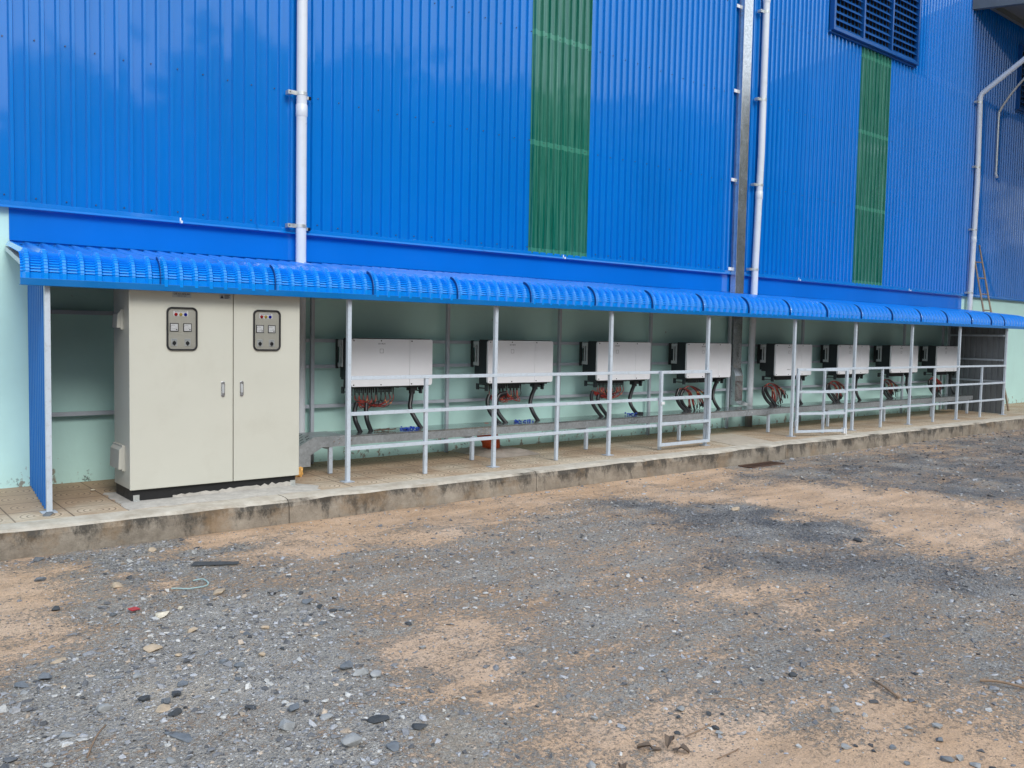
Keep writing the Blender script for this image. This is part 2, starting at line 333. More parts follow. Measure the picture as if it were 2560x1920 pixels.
def empty(name, loc=(0, 0, 0), rz=0):
    o = bpy.data.objects.new(name, None); o.location = loc; o.rotation_euler = (0, 0, rz); o.empty_display_size = .2; COL.objects.link(o); return o
def rrect(x0, x1, z0, z1, r, n=5):
    out = []
    for cx, cz, a0 in ((x1 - r, z1 - r, 0), (x0 + r, z1 - r, 90), (x0 + r, z0 + r, 180), (x1 - r, z0 + r, 270)):
        out += [(cx + r * math.cos(math.radians(a0 + 90 * i / n)), cz + r * math.sin(math.radians(a0 + 90 * i / n))) for i in range(n + 1)]
    return out
def bez(pts, n=8):
    """Catmull-Rom through the points"""
    P = [Vector(p) for p in pts]; P = [P[0] * 2 - P[1]] + P + [P[-1] * 2 - P[-2]]; out = []
    for i in range(1, len(P) - 2):
        for k in range(n):
            t = k / n; a, b, c, d = P[i - 1:i + 3]
            out.append(.5 * ((2 * b) + (c - a) * t + (2 * a - 5 * b + 4 * c - d) * t * t + (3 * b - a - 3 * c + d) * t ** 3))
    out.append(P[-2]); return out
def text(name, s, size, loc, mat, parent=None):
    c = bpy.data.curves.new(name, 'FONT'); c.body = s; c.size = size; c.align_x = 'CENTER'; c.align_y = 'CENTER'; c.extrude = .0004
    t = bpy.data.objects.new('tmp', c); COL.objects.link(t); dg = bpy.context.evaluated_depsgraph_get()
    me = bpy.data.meshes.new_from_object(t.evaluated_get(dg)); bpy.data.objects.remove(t)
    me.name = name; me.materials.clear(); me.materials.append(mat)
    o = bpy.data.objects.new(name, me); COL.objects.link(o); o.location = loc; o.rotation_euler = (math.pi / 2, 0, 0)
    if parent: o.parent = parent
    return o

# ------------------------------------------------------------------ ground, kerb, pavement
PATCH = {1: [(1.54, -2.24), (1.83, -1.86), (2.38, -1.97), (2.54, -2.53), (2.4, -3.21), (2.11, -3.21), (1.59, -2.77)],
 2: [(0.76, -3.76), (1.43, -3.39), (2.01, -3.07), (2.58, -3.4), (2.84, -4.29), (2.54, -4.88), (2.29, -5.19), (2.02, -5.77), (1.99, -6.16), (2.3, -7.4), (0.5, -7.4), (-.2, -5.32)],
 3: [(2.42, -3.15), (3.11, -3.48), (3.41, -4.19), (4.21, -4.47), (4.37, -5.37), (4.08, -6.09), (3.22, -6.17), (2.73, -6.19), (2.18, -6.06), (2.02, -5.77), (2.42, -4.97), (2.61, -3.76)],
 4: [(6.37, -2.39), (6.89, -2.82), (7.06, -3.52), (7.32, -3.83), (7.4, -4.76), (7.05, -5.16), (6.49, -5.07), (6.11, -4.62), (5.93, -4.09), (6.11, -3.41)],
 5: [(9.1, -2.24), (10.45, -2.16), (11.86, -2.23), (18.31, -2.05), (30, -2.0), (30, -6), (9.73, -5.28), (9.29, -4.23), (8.71, -3.17)],
 6: [(5.54, -4.42), (6.49, -5.07), (6.98, -5.77), (7.25, -6.22), (5.82, -6.75), (5.6, -6.25), (5.43, -5.34), (4.79, -5.03)],
 7: [(5.33, -5.41), (7.2, -5.9), (6.14, -6.64), (4.63, -7.2), (3.99, -7.24), (3.65, -6.99), (3.36, -6.59), (3.64, -6.26)]}
AMT = {1: .92, 2: .78, 3: .50, 4: .80, 5: .62, 6: .72, 7: .52}
SAND = [([(-1, -1.9), (1.5, -1.9), (1.6, -2.9), (.9, -3.6), (-1, -4.2)], .75), ([(2.5, -1.9), (9.0, -1.9), (8.6, -2.5), (6.2, -2.5), (4.3, -2.9), (3.0, -2.9), (2.5, -2.7)], .75),
 ([(7.1, -2.6), (9.0, -3.2), (9.6, -5.2), (8.2, -6.2), (7.3, -5.6), (7.5, -4.4), (7.2, -3.6)], .8), ([(2.1, -6.2), (2.8, -6.25), (3.4, -6.75), (3.9, -7.3), (4.6, -8), (2, -8)], .7),
 ([(2.35, -5.0), (2.75, -5.0), (2.75, -5.7), (2.2, -5.7)], .5), ([(4.6, -5.3), (5.4, -5.2), (5.2, -6.2), (4.4, -6.4)], .45)]
PALE = [[(1.11, -4.74), (1.28, -4.67), (1.52, -4.85), (1.53, -5.05), (1.27, -5.08), (1.1, -4.92)], [(1.89, -6.08), (1.96, -5.79), (2.14, -5.81), (2.13, -6.07), (1.97, -6.33)]]
def sdf(poly, x, y):
    d = np.full(x.shape, 1e9); ins = np.zeros(x.shape, bool); k = len(poly)
    for i in range(k):
        (ax, ay), (bx, by) = poly[i], poly[(i + 1) % k]; ex, ey = bx - ax, by - ay
        t = np.clip(((x - ax) * ex + (y - ay) * ey) / (ex * ex + ey * ey), 0, 1)
        d = np.minimum(d, np.hypot(x - ax - t * ex, y - ay - t * ey))
        c = ((ay > y) != (by > y)) & (x < (bx - ax) * (y - ay) / (by - ay + 1e-12) + ax); ins ^= c
    return np.where(ins, d, -d)
_g = rng.standard_normal((3, 64, 64))
def vnoise(x, y, f, k=0):
    u, v = x * f, y * f; i, j = np.floor(u).astype(int), np.floor(v).astype(int); a, b = u - i, v - j
    a = a * a * (3 - 2 * a); b = b * b * (3 - 2 * b); g = _g[k]
    h = lambda p, q: g[p % 64, q % 64]
    return (h(i, j) * (1 - a) + h(i + 1, j) * a) * (1 - b) + (h(i, j + 1) * (1 - a) + h(i + 1, j + 1) * a) * b
def gravel(x, y):
    x2 = x + .16 * vnoise(x, y, 2.1) + .10 * vnoise(x, y, 5, 1) + .06 * vnoise(x, y, 11, 2); y2 = y + .16 * vnoise(x, y, 2.3, 1) + .10 * vnoise(x, y, 5.5, 2) + .06 * vnoise(x, y, 12, 0)
    g = np.full(x.shape, .46)
    for k, P in PATCH.items():
        w = .3 if k in (1, 4) else .5
        g = np.maximum(g, AMT[k] * np.clip((sdf(P, x2, y2) + w) / (2 * w), 0, 1))
    for P, a in SAND:
        g = g * (1 - a * np.clip((sdf(P, x2, y2) + .35) / .7, 0, 1))
    strip = np.clip((y + 1.9 + .55 + .15 * vnoise(x, y, 1.5)) / .3, 0, 1) * (x > 2.3) * (x < 9.2)     # clean sand along the kerb
    g = g * (1 - .8 * strip) 
    return np.clip(g + .07 * vnoise(x, y, 1.1, 2), 0, 1)
def gheight(x, y):
    near = np.clip((y + 1.95) / -.2, 0, 1)
    return -.209 + near * (.010 * vnoise(x, y, 1.7) + .005 * vnoise(x, y, 5, 1) + .002 * vnoise(x, y, 14, 2) + .012 * gravel(x, y) - .004)
def axis(a, b, step, far, k=10):
    inner = np.arange(a, b + 1e-6, step); g = far ** (np.arange(1, k + 1) / k)
    return np.concatenate([(a - g)[::-1], inner, b + g])
gx = axis(-4, 26, .07, 400, 12); gy = np.concatenate([-12 - 400 ** (np.arange(12, 0, -1) / 12), np.arange(-12, -1.8, .07), [-1.78, 0, 5, 40, 200]])
X, Y = np.meshgrid(gx, gy); n1, n2 = X.shape
Z = gheight(X, Y); far = (X < -4) | (X > 26) | (Y < -12); Z[far] = -.209; Z[Y > -1.8] = -.25
vs = np.stack([X, Y, Z], -1).reshape(-1, 3)
idx = np.arange(n1 * n2).reshape(n1, n2)
fs = np.stack([idx[:-1, :-1], idx[:-1, 1:], idx[1:, 1:], idx[1:, :-1]], -1).reshape(-1, 4)
def npmesh(name, vs, fs, mat, smooth=False):
    me = bpy.data.meshes.new(name); k = fs.shape[1]
    me.vertices.add(len(vs)); me.vertices.foreach_set('co', vs.astype(np.float32).ravel())
    me.loops.add(fs.size); me.loops.foreach_set('vertex_index', fs.astype(np.int32).ravel())
    me.polygons.add(len(fs)); me.polygons.foreach_set('loop_start', np.arange(0, fs.size, k, dtype=np.int32))
    me.polygons.foreach_set('use_smooth', np.full(len(fs), smooth)); me.update(calc_edges=True); me.validate()
    me.materials.append(mat); o = bpy.data.objects.new(name, me); COL.objects.link(o); return o
def fresh(x, y):
    g = np.zeros(x.shape)
    for k, w in ((4, 1.0), (5, .85), (6, .8), (1, .35), (7, .2)): g = np.maximum(g, w * np.clip((sdf(PATCH[k], x + .2 * vnoise(x, y, 2.1) + .14 * vnoise(x, y, 5, 1), y + .2 * vnoise(x, y, 2.4, 1) + .14 * vnoise(x, y, 6, 2)) + .35) / .7, 0, 1))
    g = g * np.clip(.75 + .35 * vnoise(x, y, 4.0, 1), .15, 1)
    return g
ground = npmesh('ground', vs, fs, M_ground, True)
a_ = ground.data.attributes.new('gravel', 'FLOAT', 'POINT'); a_.data.foreach_set('value', gravel(X, Y).astype(np.float32).ravel())
a_ = ground.data.attributes.new('fresh', 'FLOAT', 'POINT'); a_.data.foreach_set('value', fresh(X, Y).astype(np.float32).ravel())
pl = np.zeros(X.shape)
for P in PALE: pl = np.maximum(pl, np.clip((sdf(P, X + .05 * vnoise(X, Y, 8), Y + .05 * vnoise(X, Y, 9, 1)) + .08) / .16, 0, 1))
a_ = ground.data.attributes.new('pale', 'FLOAT', 'POINT'); a_.data.foreach_set('value', pl.astype(np.float32).ravel())
tag(ground, kind='structure')
b = MB().box(-30, 60, -1.62, 6, -.6, 0.0); tag(b.build('pavement', M_tiles), kind='structure')
# kerb: worn profile swept along X, with open joints
def kerb_seg(mb, x0, x1):
    xs = np.linspace(x0, x1, max(3, int((x1 - x0) / .035)))
    prof = [(-1.617, -.55), (-1.617, .006), (-1.70, .007), (-1.78, .004), (-1.825, -.002), (-1.846, -.018), (-1.852, -.06), (-1.854, -.12), (-1.858, -.20), (-1.862, -.55)]
    k = len(prof); vs = []
    for i, x in enumerate(xs):
        for j, (y, z) in enumerate(prof):
            w = 0 if j in (0, 1, 9) else 1; e = 1.8 if 3 <= j <= 6 else .8
            vs.append((x, y + w * e * .003 * float(vnoise(np.array(x + j * .4), np.array(z * 9 + .3), 4.0)), z - (w * .006 * max(0, float(vnoise(np.array(x), np.array(j * .3), 13.0, 2)) - .7) if 3 <= j <= 5 else 0) + (w * .0028 * e * float(vnoise(np.array(x), np.array(j * .6), 3.0, 1)) if 2 <= j <= 5 else 0)))
    fs = [(i * k + j, i * k + (j + 1) % k, (i + 1) * k + (j + 1) % k, (i + 1) * k + j) for i in range(len(xs) - 1) for j in range(k)]
    fs += [tuple(range(k - 1, -1, -1)), tuple((len(xs) - 1) * k + j for j in range(k))]; mb.add(vs, fs)
kb = MB(); js = [-30, -1.5, 3.24, 6.06, 10.65, 14.6, 19.3, 24, 60]
for i in range(len(js) - 1): kerb_seg(kb, js[i] + .004, js[i + 1] - .004)
tag(kb.build('kerb', M_kerb), kind='structure')
tag(MB().box(-30, 60, -1.83, -1.62, -.5, -.02).build('kerb_bedding', M_mortar), kind='structure')
# smooth cement screed at the opening and round the cabinet foot
def blob(pts, z0, z1, amp=.02, step=.07):
    out = []
    for i in range(len(pts)):
        a, b2 = Vector(pts[i]), Vector(pts[(i + 1) % len(pts)]); k = max(1, int((b2 - a).length / step))
        for j in range(k):
            p = a.lerp(b2, j / k); out.append((p.x + random.uniform(-amp, amp), p.y + random.uniform(-amp, amp)))
    return MB().prism(out, 2, z0, z1)
M_screed = simple('cement_screed', (.52, .45, .36), .85, var=.15, scale=6, dirt=(.30, .2, .13), dirtamt=.5, bmp=.002)
M_screed2 = simple('pale_mortar_apron', (.50, .47, .42), .85, var=.2, scale=9, dirt=(.28, .25, .22), dirtamt=.7, bmp=.003)
tag(blob([(9.85, -1.60), (10.72, -1.60), (11.05, -.62), (10.15, -.62)], -.01, .005, .004).build('paving_slab', M_screed), kind='structure')
tag(blob([(2.0, -1.58), (3.66, -1.60), (3.75, -1.36), (3.64, -1.22), (3.6, -.72), (2.02, -.72)], -.01, .005, .018).build('mortar_bed', M_screed2), kind='structure')

# ------------------------------------------------------------------ loose stones
t_ = (1 + 5 ** .5) / 2
ICO = np.array([(-1, t_, 0), (1, t_, 0), (-1, -t_, 0), (1, -t_, 0), (0, -1, t_), (0, 1, t_), (0, -1, -t_), (0, 1, -t_), (t_, 0, -1), (t_, 0, 1), (-t_, 0, -1), (-t_, 0, 1)]) / 1.9
ICF = np.array([(0, 11, 5), (0, 5, 1), (0, 1, 7), (0, 7, 10), (0, 10, 11), (1, 5, 9), (5, 11, 4), (11, 10, 2), (10, 7, 6), (7, 1, 8), (3, 9, 4), (3, 4, 2), (3, 2, 6), (3, 6, 8), (3, 8, 9), (4, 9, 5), (2, 4, 11), (6, 2, 10), (8, 6, 7), (9, 8, 1)])
def scatter(n, box, pw, smin, smax, keep):
    x = rng.uniform(box[0], box[1], n); y = rng.uniform(box[2], box[3], n); g = gravel(x, y)
    k = rng.random(n) < keep(g, x, y); x, y, g = x[k], y[k], g[k]
    s = smin * (1 - rng.random(len(x)) * (1 - (smin / smax) ** pw)) ** (-1 / pw)
    return x, y, np.minimum(s, smax)
parts = [scatter(330000, (-.6, 9, -8.3, -1.9), 2.7, .0036, .018, lambda g, x, y: .03 + .62 * np.clip(g - .12, 0, 1) ** 1.3),
         scatter(16000, (9, 21, -6.5, -1.9), 2.2, .008, .03, lambda g, x, y: .05 + .6 * g),
         scatter(2600, (-.4, 3.2, -7.4, -2.0), 2.4, .011, .024, lambda g, x, y: np.clip(g - .3, 0, 1) * (x < 2.9)),
         scatter(900, (2.6, 8, -8, -2.2), 2.6, .010, .024, lambda g, x, y: .25 + .5 * g),
         scatter(500, (-.5, 20, -2.03, -1.88), 2.4, .006, .022, lambda g, x, y: .5 + g)]
x = np.concatenate([q[0] for q in parts]); y = np.concatenate([q[1] for q in parts]); s = np.concatenate([q[2] for q in parts]); N = len(x)
V = np.repeat(ICO[None], N, 0) * (1 + .28 * rng.standard_normal((N, 12, 1))).clip(.45, 1.7)
V += .16 * rng.standard_normal((N, 12, 3))
V *= np.stack([rng.uniform(.8, 1.5, N), rng.uniform(.6, 1.1, N), rng.uniform(.28, .7, N)], -1)[:, None, :] * s[:, None, None]
ang = rng.uniform(0, 6.28, N); c_, s_ = np.cos(ang), np.sin(ang); tl = rng.normal(0, .22, N)
vx, vy, vz = V[..., 0], V[..., 1], V[..., 2]; vz = vz + vx * np.sin(tl)[:, None]
V = np.stack([vx * c_[:, None] - vy * s_[:, None] + x[:, None], vx * s_[:, None] + vy * c_[:, None] + y[:, None], vz + (gheight(x, y) + s * .14)[:, None]], -1)
F = (ICF[None] + (np.arange(N) * 12)[:, None, None]).reshape(-1, 3)
tint = np.where(rng.random(N)[:, None] < .9, np.array([.215, .218, .226])[None] * np.exp(.55 * rng.standard_normal(N))[:, None].clip(.3, 2.1), np.array([.42, .34, .26])[None] * rng.uniform(.6, 1.35, N)[:, None])
tint = np.where(rng.random(N)[:, None] < .13, np.array([.50, .49, .46])[None] * rng.uniform(.8, 1.2, N)[:, None], tint)
tint = tint * (1 - .5 * fresh(x, y))[:, None]
st = npmesh('gravel', V.reshape(-1, 3), F, M_stones)
ca = st.data.color_attributes.new('tint', 'FLOAT_COLOR', 'POINT')
ca.data.foreach_set('color', np.repeat(np.concatenate([tint, np.ones((N, 1))], 1), 12, 0).astype(np.float32).ravel())
tag(st, 'crushed blue grey stone chips strewn over the sandy yard', 'gravel', kind='stuff')
import bmesh
def stone(x, y, size, mat, label, group=None, flat=.5, elong=1.3, z=None, seed=0):
    bm = bmesh.new(); r = random.Random(seed * 77 + int(x * 1000))
    for _ in range(15):
        d = Vector((r.gauss(0, 1), r.gauss(0, 1), r.gauss(0, 1))).normalized() * r.uniform(.8, 1.08); bm.verts.new((d.x * elong * size, d.y * size, max(-.6, min(.75, d.z)) * flat * size))
    h = bmesh.ops.convex_hull(bm, input=bm.verts)
    bmesh.ops.delete(bm, geom=list({v for v in h['geom_interior'] + h['geom_unused'] if isinstance(v, bmesh.types.BMVert)}), context='VERTS')
    bmesh.ops.bevel(bm, geom=list(bm.edges), offset=size * .05, segments=1, affect='EDGES')
    me = bpy.data.meshes.new('stone'); bm.to_mesh(me); bm.free(); me.materials.append(mat)
    o = bpy.data.objects.new('stone', me); COL.objects.link(o)
    gz = float(gheight(np.array(x), np.array(y))) if z is None else z
    o.location = (x, y, gz + size * flat * .45); o.rotation_euler = (r.uniform(-.15, .15), r.uniform(-.15, .15), r.uniform(0, 6.28))
    return tag(o, label, 'stone', group)
NAMED = [(1.59, -3.73, .062, M_sw, 'flat cream stone, largest pale one in the left gravel', .35), (2.0, -2.19, .045, M_st, 'tan stone in the gravel heap against the kerb', .55),
 (1.53, -2.99, .05, M_st, 'brown tan lump on bare sand left of the gravel', .6), (1.38, -4.25, .055, M_st, 'flat tan slab stone in the middle of the left gravel', .3),
 (1.27, -2.0, .055, M_sg, 'slate grey stone beside the foot of the kerb at far left', .5), (1.18, -2.55, .045, M_sg, 'slate grey stone alone on the sand at left', .6),
 (1.29, -4.9, .032, M_sd, 'dark round stone on the pale dust patch, rightmost of its cluster', .8), (1.16, -4.86, .032, M_sd, 'dark stone on the pale dust patch, leftmost of its cluster', .7),
 (1.23, -4.95, .03, M_sg, 'small upright grey stone between two dark ones on the pale dust', .9), (1.19, -5.03, .042, M_st, 'tan grey slab at the lower edge of the pale dust patch', .45),
 (1.21, -5.12, .035, M_sd, 'dark angular stone just below the pale dust patch', .6), (1.16, -5.33, .07, M_sg, 'wide flat slate flake pressed into the gravel', .12),
 (2.05, -5.09, .042, M_sg, 'blocky grey stone at the right edge of the left gravel', .9), (2.07, -5.2, .045, M_sl, 'pale grey stone next to the blocky grey one', .7),
 (2.11, -5.26, .042, M_sl, 'rounded pale grey stone at the sand edge', .7), (1.54, -5.53, .045, M_sl, 'pale triangular stone low in the left gravel', .8),
 (1.69, -5.81, .055, M_sl, 'rough pale block near the bottom edge of the photo', .7), (1.8, -5.94, .045, M_sg, 'pointed slate flake beside the pale sand tongue', .4),
 (.97, -4.11, .045, M_st, 'leaf shaped tan stone in the left gravel', .3), (.86, -4.34, .042, M_sg, 'square grey block near the left edge of the photo', .8),
 (.76, -4.37, .045, M_sg, 'low grey stone by the left edge of the photo', .5), (1.13, -3.25, .035, M_sd, 'dark pointed stone on the sand at left', .8),
 (1.63, -4.12, .036, M_st, 'tan pebble below the flat cream stone', .6), (2.01, -3.51, .055, M_st, 'pale brown stone high in the left gravel', .5),
 (2.39, -3.98, .05, M_sg, 'grey flake at the upper right of the left gravel', .6), (.99, -4.85, .045, M_sl, 'pale wedge stone left of the dust patch', .6),
 (2.67, -4.69, .035, M_sd, 'dark flat stone alone on the grey sand', .4), (2.52, -5.06, .026, M_sl, 'small white grey pebble on the grey sand', .7),
 (1.88, -5.69, .05, M_sd, 'dark flake beside the pale sand tongue', .4), (.81, -5.03, .04, M_sl, 'pale broken flake low at the left', .4), (1.71, -3.69, .022, M_sw, 'small white pebble right of the flat cream stone', .7),
 (3.02, -6.39, .026, M_sl, 'grey pebble on orange sand above the dry leaves', .8), (2.67, -6.2, .022, M_sl, 'pale pebble on grey sand left of the dry leaves', .8),
 (2.37, -6.49, .026, M_sl, 'grey pebble at the bottom edge left of the dry leaves', .7), (3.55, -6.83, .026, M_sl, 'pale two lobed stone in the lower right sand', .9),
 (3.28, -7.04, .028, M_sl, 'pointed pale stone at the bottom right of the leaves', .6), (3.8, -7.17, .028, M_sl, 'wide grey stone at the lower right', .7),
 (3.68, -7.23, .022, M_sg, 'grey cube like pebble at the lower right', .9), (3.53, -7.33, .034, M_sg, 'slate block in the bottom right cluster', .6),
 (3.59, -7.36, .03, M_sl, 'pale block beside the slate one at bottom right', .6), (3.59, -7.42, .03, M_sl, 'flat pale flake on the bottom edge at right', .3),
 (6.96, -5.39, .045, M_sl, 'greenish pale stone on peach sand far right', .4), (6.84, -5.09, .05, M_sd, 'dark stone at the edge of the far right sand', .5),
 (5.98, -5.0, .035, M_sl, 'pale pebble in the middle of the yard', .7), (6.99, -3.73, .055, M_st, 'tan stone beside the dark gravel streak', .6),
 (3.32, -6.04, .024, M_sg, 'small grey pebble in the middle foreground', .7), (3.01, -6.59, .022, M_sd, 'dark pebble right of the dry leaves', .7),
 (2.99, -6.63, .022, M_sl, 'pale pebble touching the dark one by the leaves', .6), (3.79, -6.46, .026, M_sd, 'dark stone in the fine gravel of the right foreground', .7)]
for i, (sx_, sy_, sz_, mt, lb, fl) in enumerate(NAMED): stone(sx_, sy_, sz_ * .8, mt, lb, None, fl, 1.3, None, i)
for i in range(46):
    while True:
        px, py = random.uniform(.4, 2.8), random.uniform(-6.3, -3.2)
        if float(gravel(np.array(px), np.array(py))) > .55 and min(math.hypot(px - q[0], py - q[1]) for q in NAMED) > .1: break
    stone(px, py, random.uniform(.016, .03), random.choice([M_sg, M_sg, M_sl, M_sd, M_st]), 'egg sized broken stone lying loose in the left gravel', 'loose broken stones in the left gravel', random.uniform(.35, .7), random.uniform(1.1, 1.6), None, 100 + i)
for i in range(26):
    px, py = random.uniform(2.7, 4.4), random.uniform(-7.5, -6.4)
    stone(px, py, random.uniform(.010, .019), random.choice([M_sg, M_sl, M_sd, M_sd]), 'small pebble scattered on the orange foreground sand', 'pebbles on the orange foreground sand', .65, 1.2, None, 200 + i)

# ------------------------------------------------------------------ the warehouse
P0, PIT = 1.57, .125
def corr(mb, x0, x1, z0, z1, yb=0.0, depth=.032, rows=1, lap=8):
    """vertical ribbed sheet facing -Y; ribs start at P0 + k*PIT; every 'lap' ribs the next sheet lies over the last"""
    k0 = math.floor((x0 - P0) / PIT); pts = []
    k = k0
    while P0 + k * PIT < x1:
        o = P0 + k * PIT; off = -.0025 if (lap and k % lap == 7) else 0
        for dx, d in ((0, 0), (.011, depth), (.036, depth), (.047, 0)): pts.append((o + dx, yb - d + off))
        if lap and k % lap == 7: pts.append((o + .049, yb + 0.0))
        k += 1
    pts = [(x0, yb)] + [p for p in pts if x0 < p[0] < x1] + [(x1, yb)]
    n = len(pts); vs = [(x, y, z0 + (z1 - z0) * r / rows) for r in range(rows + 1) for x, y in pts]
    mb.add(vs, [(r * n + i, r * n + i + 1, (r + 1) * n + i + 1, (r + 1) * n + i) for r in range(rows) for i in range(n - 1)])
ware = tag(empty('warehouse', (12, 0, 0)), 'long blue ribbed metal warehouse wall above a pale mint base', 'warehouse')
def wpart(mb, name, mat, **kw):
    o = mb.build(name, mat, ware, **kw); o.location = (-12, 0, 0); return o
wpart(MB().box(-14, 62, 0, .22, -.4, 2.62), 'base_wall', M_wall)
wpart(MB().box(-14, 62, .06, .2, 2.62, 11.5).box(-14, -13.8, .2, 24, -.3, 11.5).box(61.8, 62, .2, 24, -.3, 11.5).box(-14, 62, 24, 24.2, -.3, 11.5), 'inner_wall', M_dark)
wpart(MB().box(-15, 63, -.5, 24.6, 11.5, 11.7), 'roof', M_under)
G1, G2, G3 = P0 + 47 * PIT, P0 + 111 * PIT, P0 + 175 * PIT
cl = MB()
for a, b2 in ((-14, G1), (G1 + 1, G2), (G2 + 1, G3), (G3 + 1, 62)): corr(cl, a, b2, 2.53, 11.5, -.004)
wpart(cl, 'wall_cladding', M_clad)
for g in (G1, G2, G3):
    q = MB(); corr(q, g - .02, g + 1.03, 2.53, 6.93 if g > G1 + 1 else 11.5, -.008, .034, 1, 0)
    o = wpart(q, 'translucent_panel', M_green)
    if g > G1 + 1: q2 = MB(); corr(q2, g, g + 1, 6.93, 11.5, -.004); wpart(q2, 'upper_cladding', M_clad)
# drip flashing and the flat blue band below it
fl = MB()
for x0 in np.arange(-14, 62, 2.95):
    x1 = min(x0 + 2.95, 62); fl.prism([(-.036, 2.552), (-.039, 2.550), (-.042, 2.512), (-.078, 2.492), (-.078, 2.488), (0.0, 2.496), (0.0, 2.552)], 0, x0, x1 + .01)
wpart(fl, 'drip_flashing', M_clad)
wpart(MB().box(1.44, 19.98, -.012, .001, 2.14, 2.497), 'flat_band', M_band)
tk = MB()
for x0 in (2.92, 8.02, 13.6, 17.55): tk.box(x0 - .008, x0 + .010, -.081, -.0415, 2.489, 2.515).box(x0 - .006, x0 + .007, -.045, -.041, 2.513, 2.545)
wpart(tk, 'sealant_mark', M_white)
# screws on the pans of the girt lines
sc = MB()
for z in (2.60, 3.98, 5.37, 6.76, 8.15):
    k = -30
    while P0 + k * PIT < 40:
        x = P0 + k * PIT + .086
        if not (13.9 < x < 17.7 and z > 6.9):
            zz = z + random.uniform(-.012, .012); sc.tube([(x, -.004, zz), (x, -.010, zz)], .0062, 6); sc.tube([(x, -.011, zz), (x, -.018, zz)], .005, 6)
        k += 2
wpart(sc, 'fixing_screws', M_screw)['kind'] = 'stuff'
# louvre vents
def vent(x0):
    w = 3.10; z0, z1 = 6.95, 8.42
    f = MB()
    f.box(x0, x0 + w, -.125, -.03, z0, z0 + .055).box(x0, x0 + w, -.125, -.03, z1 - .055, z1).box(x0, x0 + .055, -.124, -.03, z0 + .055, z1 - .055).box(x0 + w - .055, x0 + w, -.124, -.03, z0 + .055, z1 - .055)
    f.box(x0 - .03, x0 + w + .03, -.07, -.028, z0 - .035, z0 - .001)
    for mx_ in (x0 + 1.03, x0 + 2.06): f.box(mx_ - .022, mx_ + .022, -.118, -.03, z0 + .055, z1 - .055)
    fr = wpart(f, 'louvre_vent', M_ventb, bevel=.003)
    b = MB(); z = z0 + .06
    while z < z1 - .1:
        for i in range(3):
            a, c = x0 + .055 + i * 1.03, x0 + 1.008 + i * 1.03
            b.prism([(-.104, z), (-.098, z - .004), (-.036, z + .072), (-.040, z + .078)], 0, a, c - .02)
        z += .128
    o = b.build('louvre_blades', M_ventb, fr)
    o = MB().box(x0 + .05, x0 + w - .05, -.032, -.0285, z0 + .05, z1 - .05).build('dark_opening', M_dark, fr)
vent(14.27); vent(22.22)
# loading canopy over the far end
cp = MB()
cp.prism([(-.03, 8.93), (-6.5, 7.93), (-6.5, 7.97), (-.03, 8.97)], 0, 19.83, 50); wpart(cp, 'loading_canopy_soffit', M_soffit)
for x0 in (19.80, 25.8, 31.8, 37.8): wpart(MB().prism([(-.03, 8.66), (-6.4, 7.72), (-6.4, 7.92), (-.03, 8.915)], 0, x0, x0 + .12), 'loading_canopy_beam', M_beam)
for yy in (-.16, -1.7, -3.2, -4.7, -6.2):
    zz = 8.93 + (yy + .03) * .1546; wpart(MB().box(19.93, 50, yy - .04, yy + .04, zz - .12, zz - .008), 'loading_canopy_purlin', M_beam)

# ------------------------------------------------------------------ lean-to shelter
XL, XR, D = 1.285, 19.88, -1.39
she = tag(empty('lean_to_shelter', (10, -1.34, 0)), 'long low shelter with curved blue sheet roof and grey steel railing against the wall', 'shelter')
def spart(mb, name, mat, parent=None, **kw):
    o = mb.build(name, mat, parent or she, **kw)
    if parent is None: o.location = (-10, 1.34, 0)
    return o
# roof sheet profile in YZ: straight slope, crimped bend, vertical apron
prof = []           # (y, z, ny, nz, crimp)
y0, z0 = -.045, 2.168; ra = .155; yc, zc = D + ra, 1.868
th0 = math.radians(82)
ty, tz = yc - ra * math.cos(th0), zc + ra * math.sin(th0)
for i in range(4):
    t = i / 3; prof.append((y0 + (ty - y0) * t, z0 + (tz - z0) * t, -.13, .99, 0))
NC = 10
for i in range(NC):
    for s_i, cr in ((.02, .45), (.84, -.75), (.93, 1.0)):
        th = th0 * (1 - (i + s_i) / NC); bl = (s_i - .5) * .006
        prof.append((yc - ra * math.cos(th), zc + ra * math.sin(th), -math.cos(th), math.sin(th), cr * 1.0 + (bl * 0)))
prof += [(D, 1.862, -1, 0, 0), (D, 1.80, -1, 0, 0)]
def roof_sheet(x0, x1, nr, over):
    m_ = MB(); vs = []; p = (x1 - x0) / nr; xs = []
    for k in range(nr):
        o = x0 + k * p
        xs += [(o, 0, 1), (o + .012, 0, 1), (o + .030, 1, .0), (o + .055, 1, .0), (o + .073, 0, 1), (o + .085, 0, 1)] if p > .1 else [(o, 0, 1), (o + .3 * p, 1, 0), (o + .55 * p, 1, 0), (o + .8 * p, 0, 1)]
    xs.append((x1, 0, 1)); xs.append((x1 + .03, .8, 0))
    for (y, z, ny, nz, cr) in prof:
        for (x, rib, pan) in xs:
            e = (.031 if rib else 0) * min(1, rib) + over - cr * (.0078 if pan else .003)
            vs.append((x + .115 * (y - D) / -D, y + ny * e, z + nz * e))
    n = len(xs); fs = [(r * n + i, r * n + i + 1, (r + 1) * n + i + 1, (r + 1) * n + i) for r in range(len(prof) - 1) for i in range(n - 1)]
    m_.add(vs, [tuple(reversed(f)) for f in fs]); return m_
seams = [XL] + [2.304 + i for i in range(16)] + [18.17, 18.78, XR]
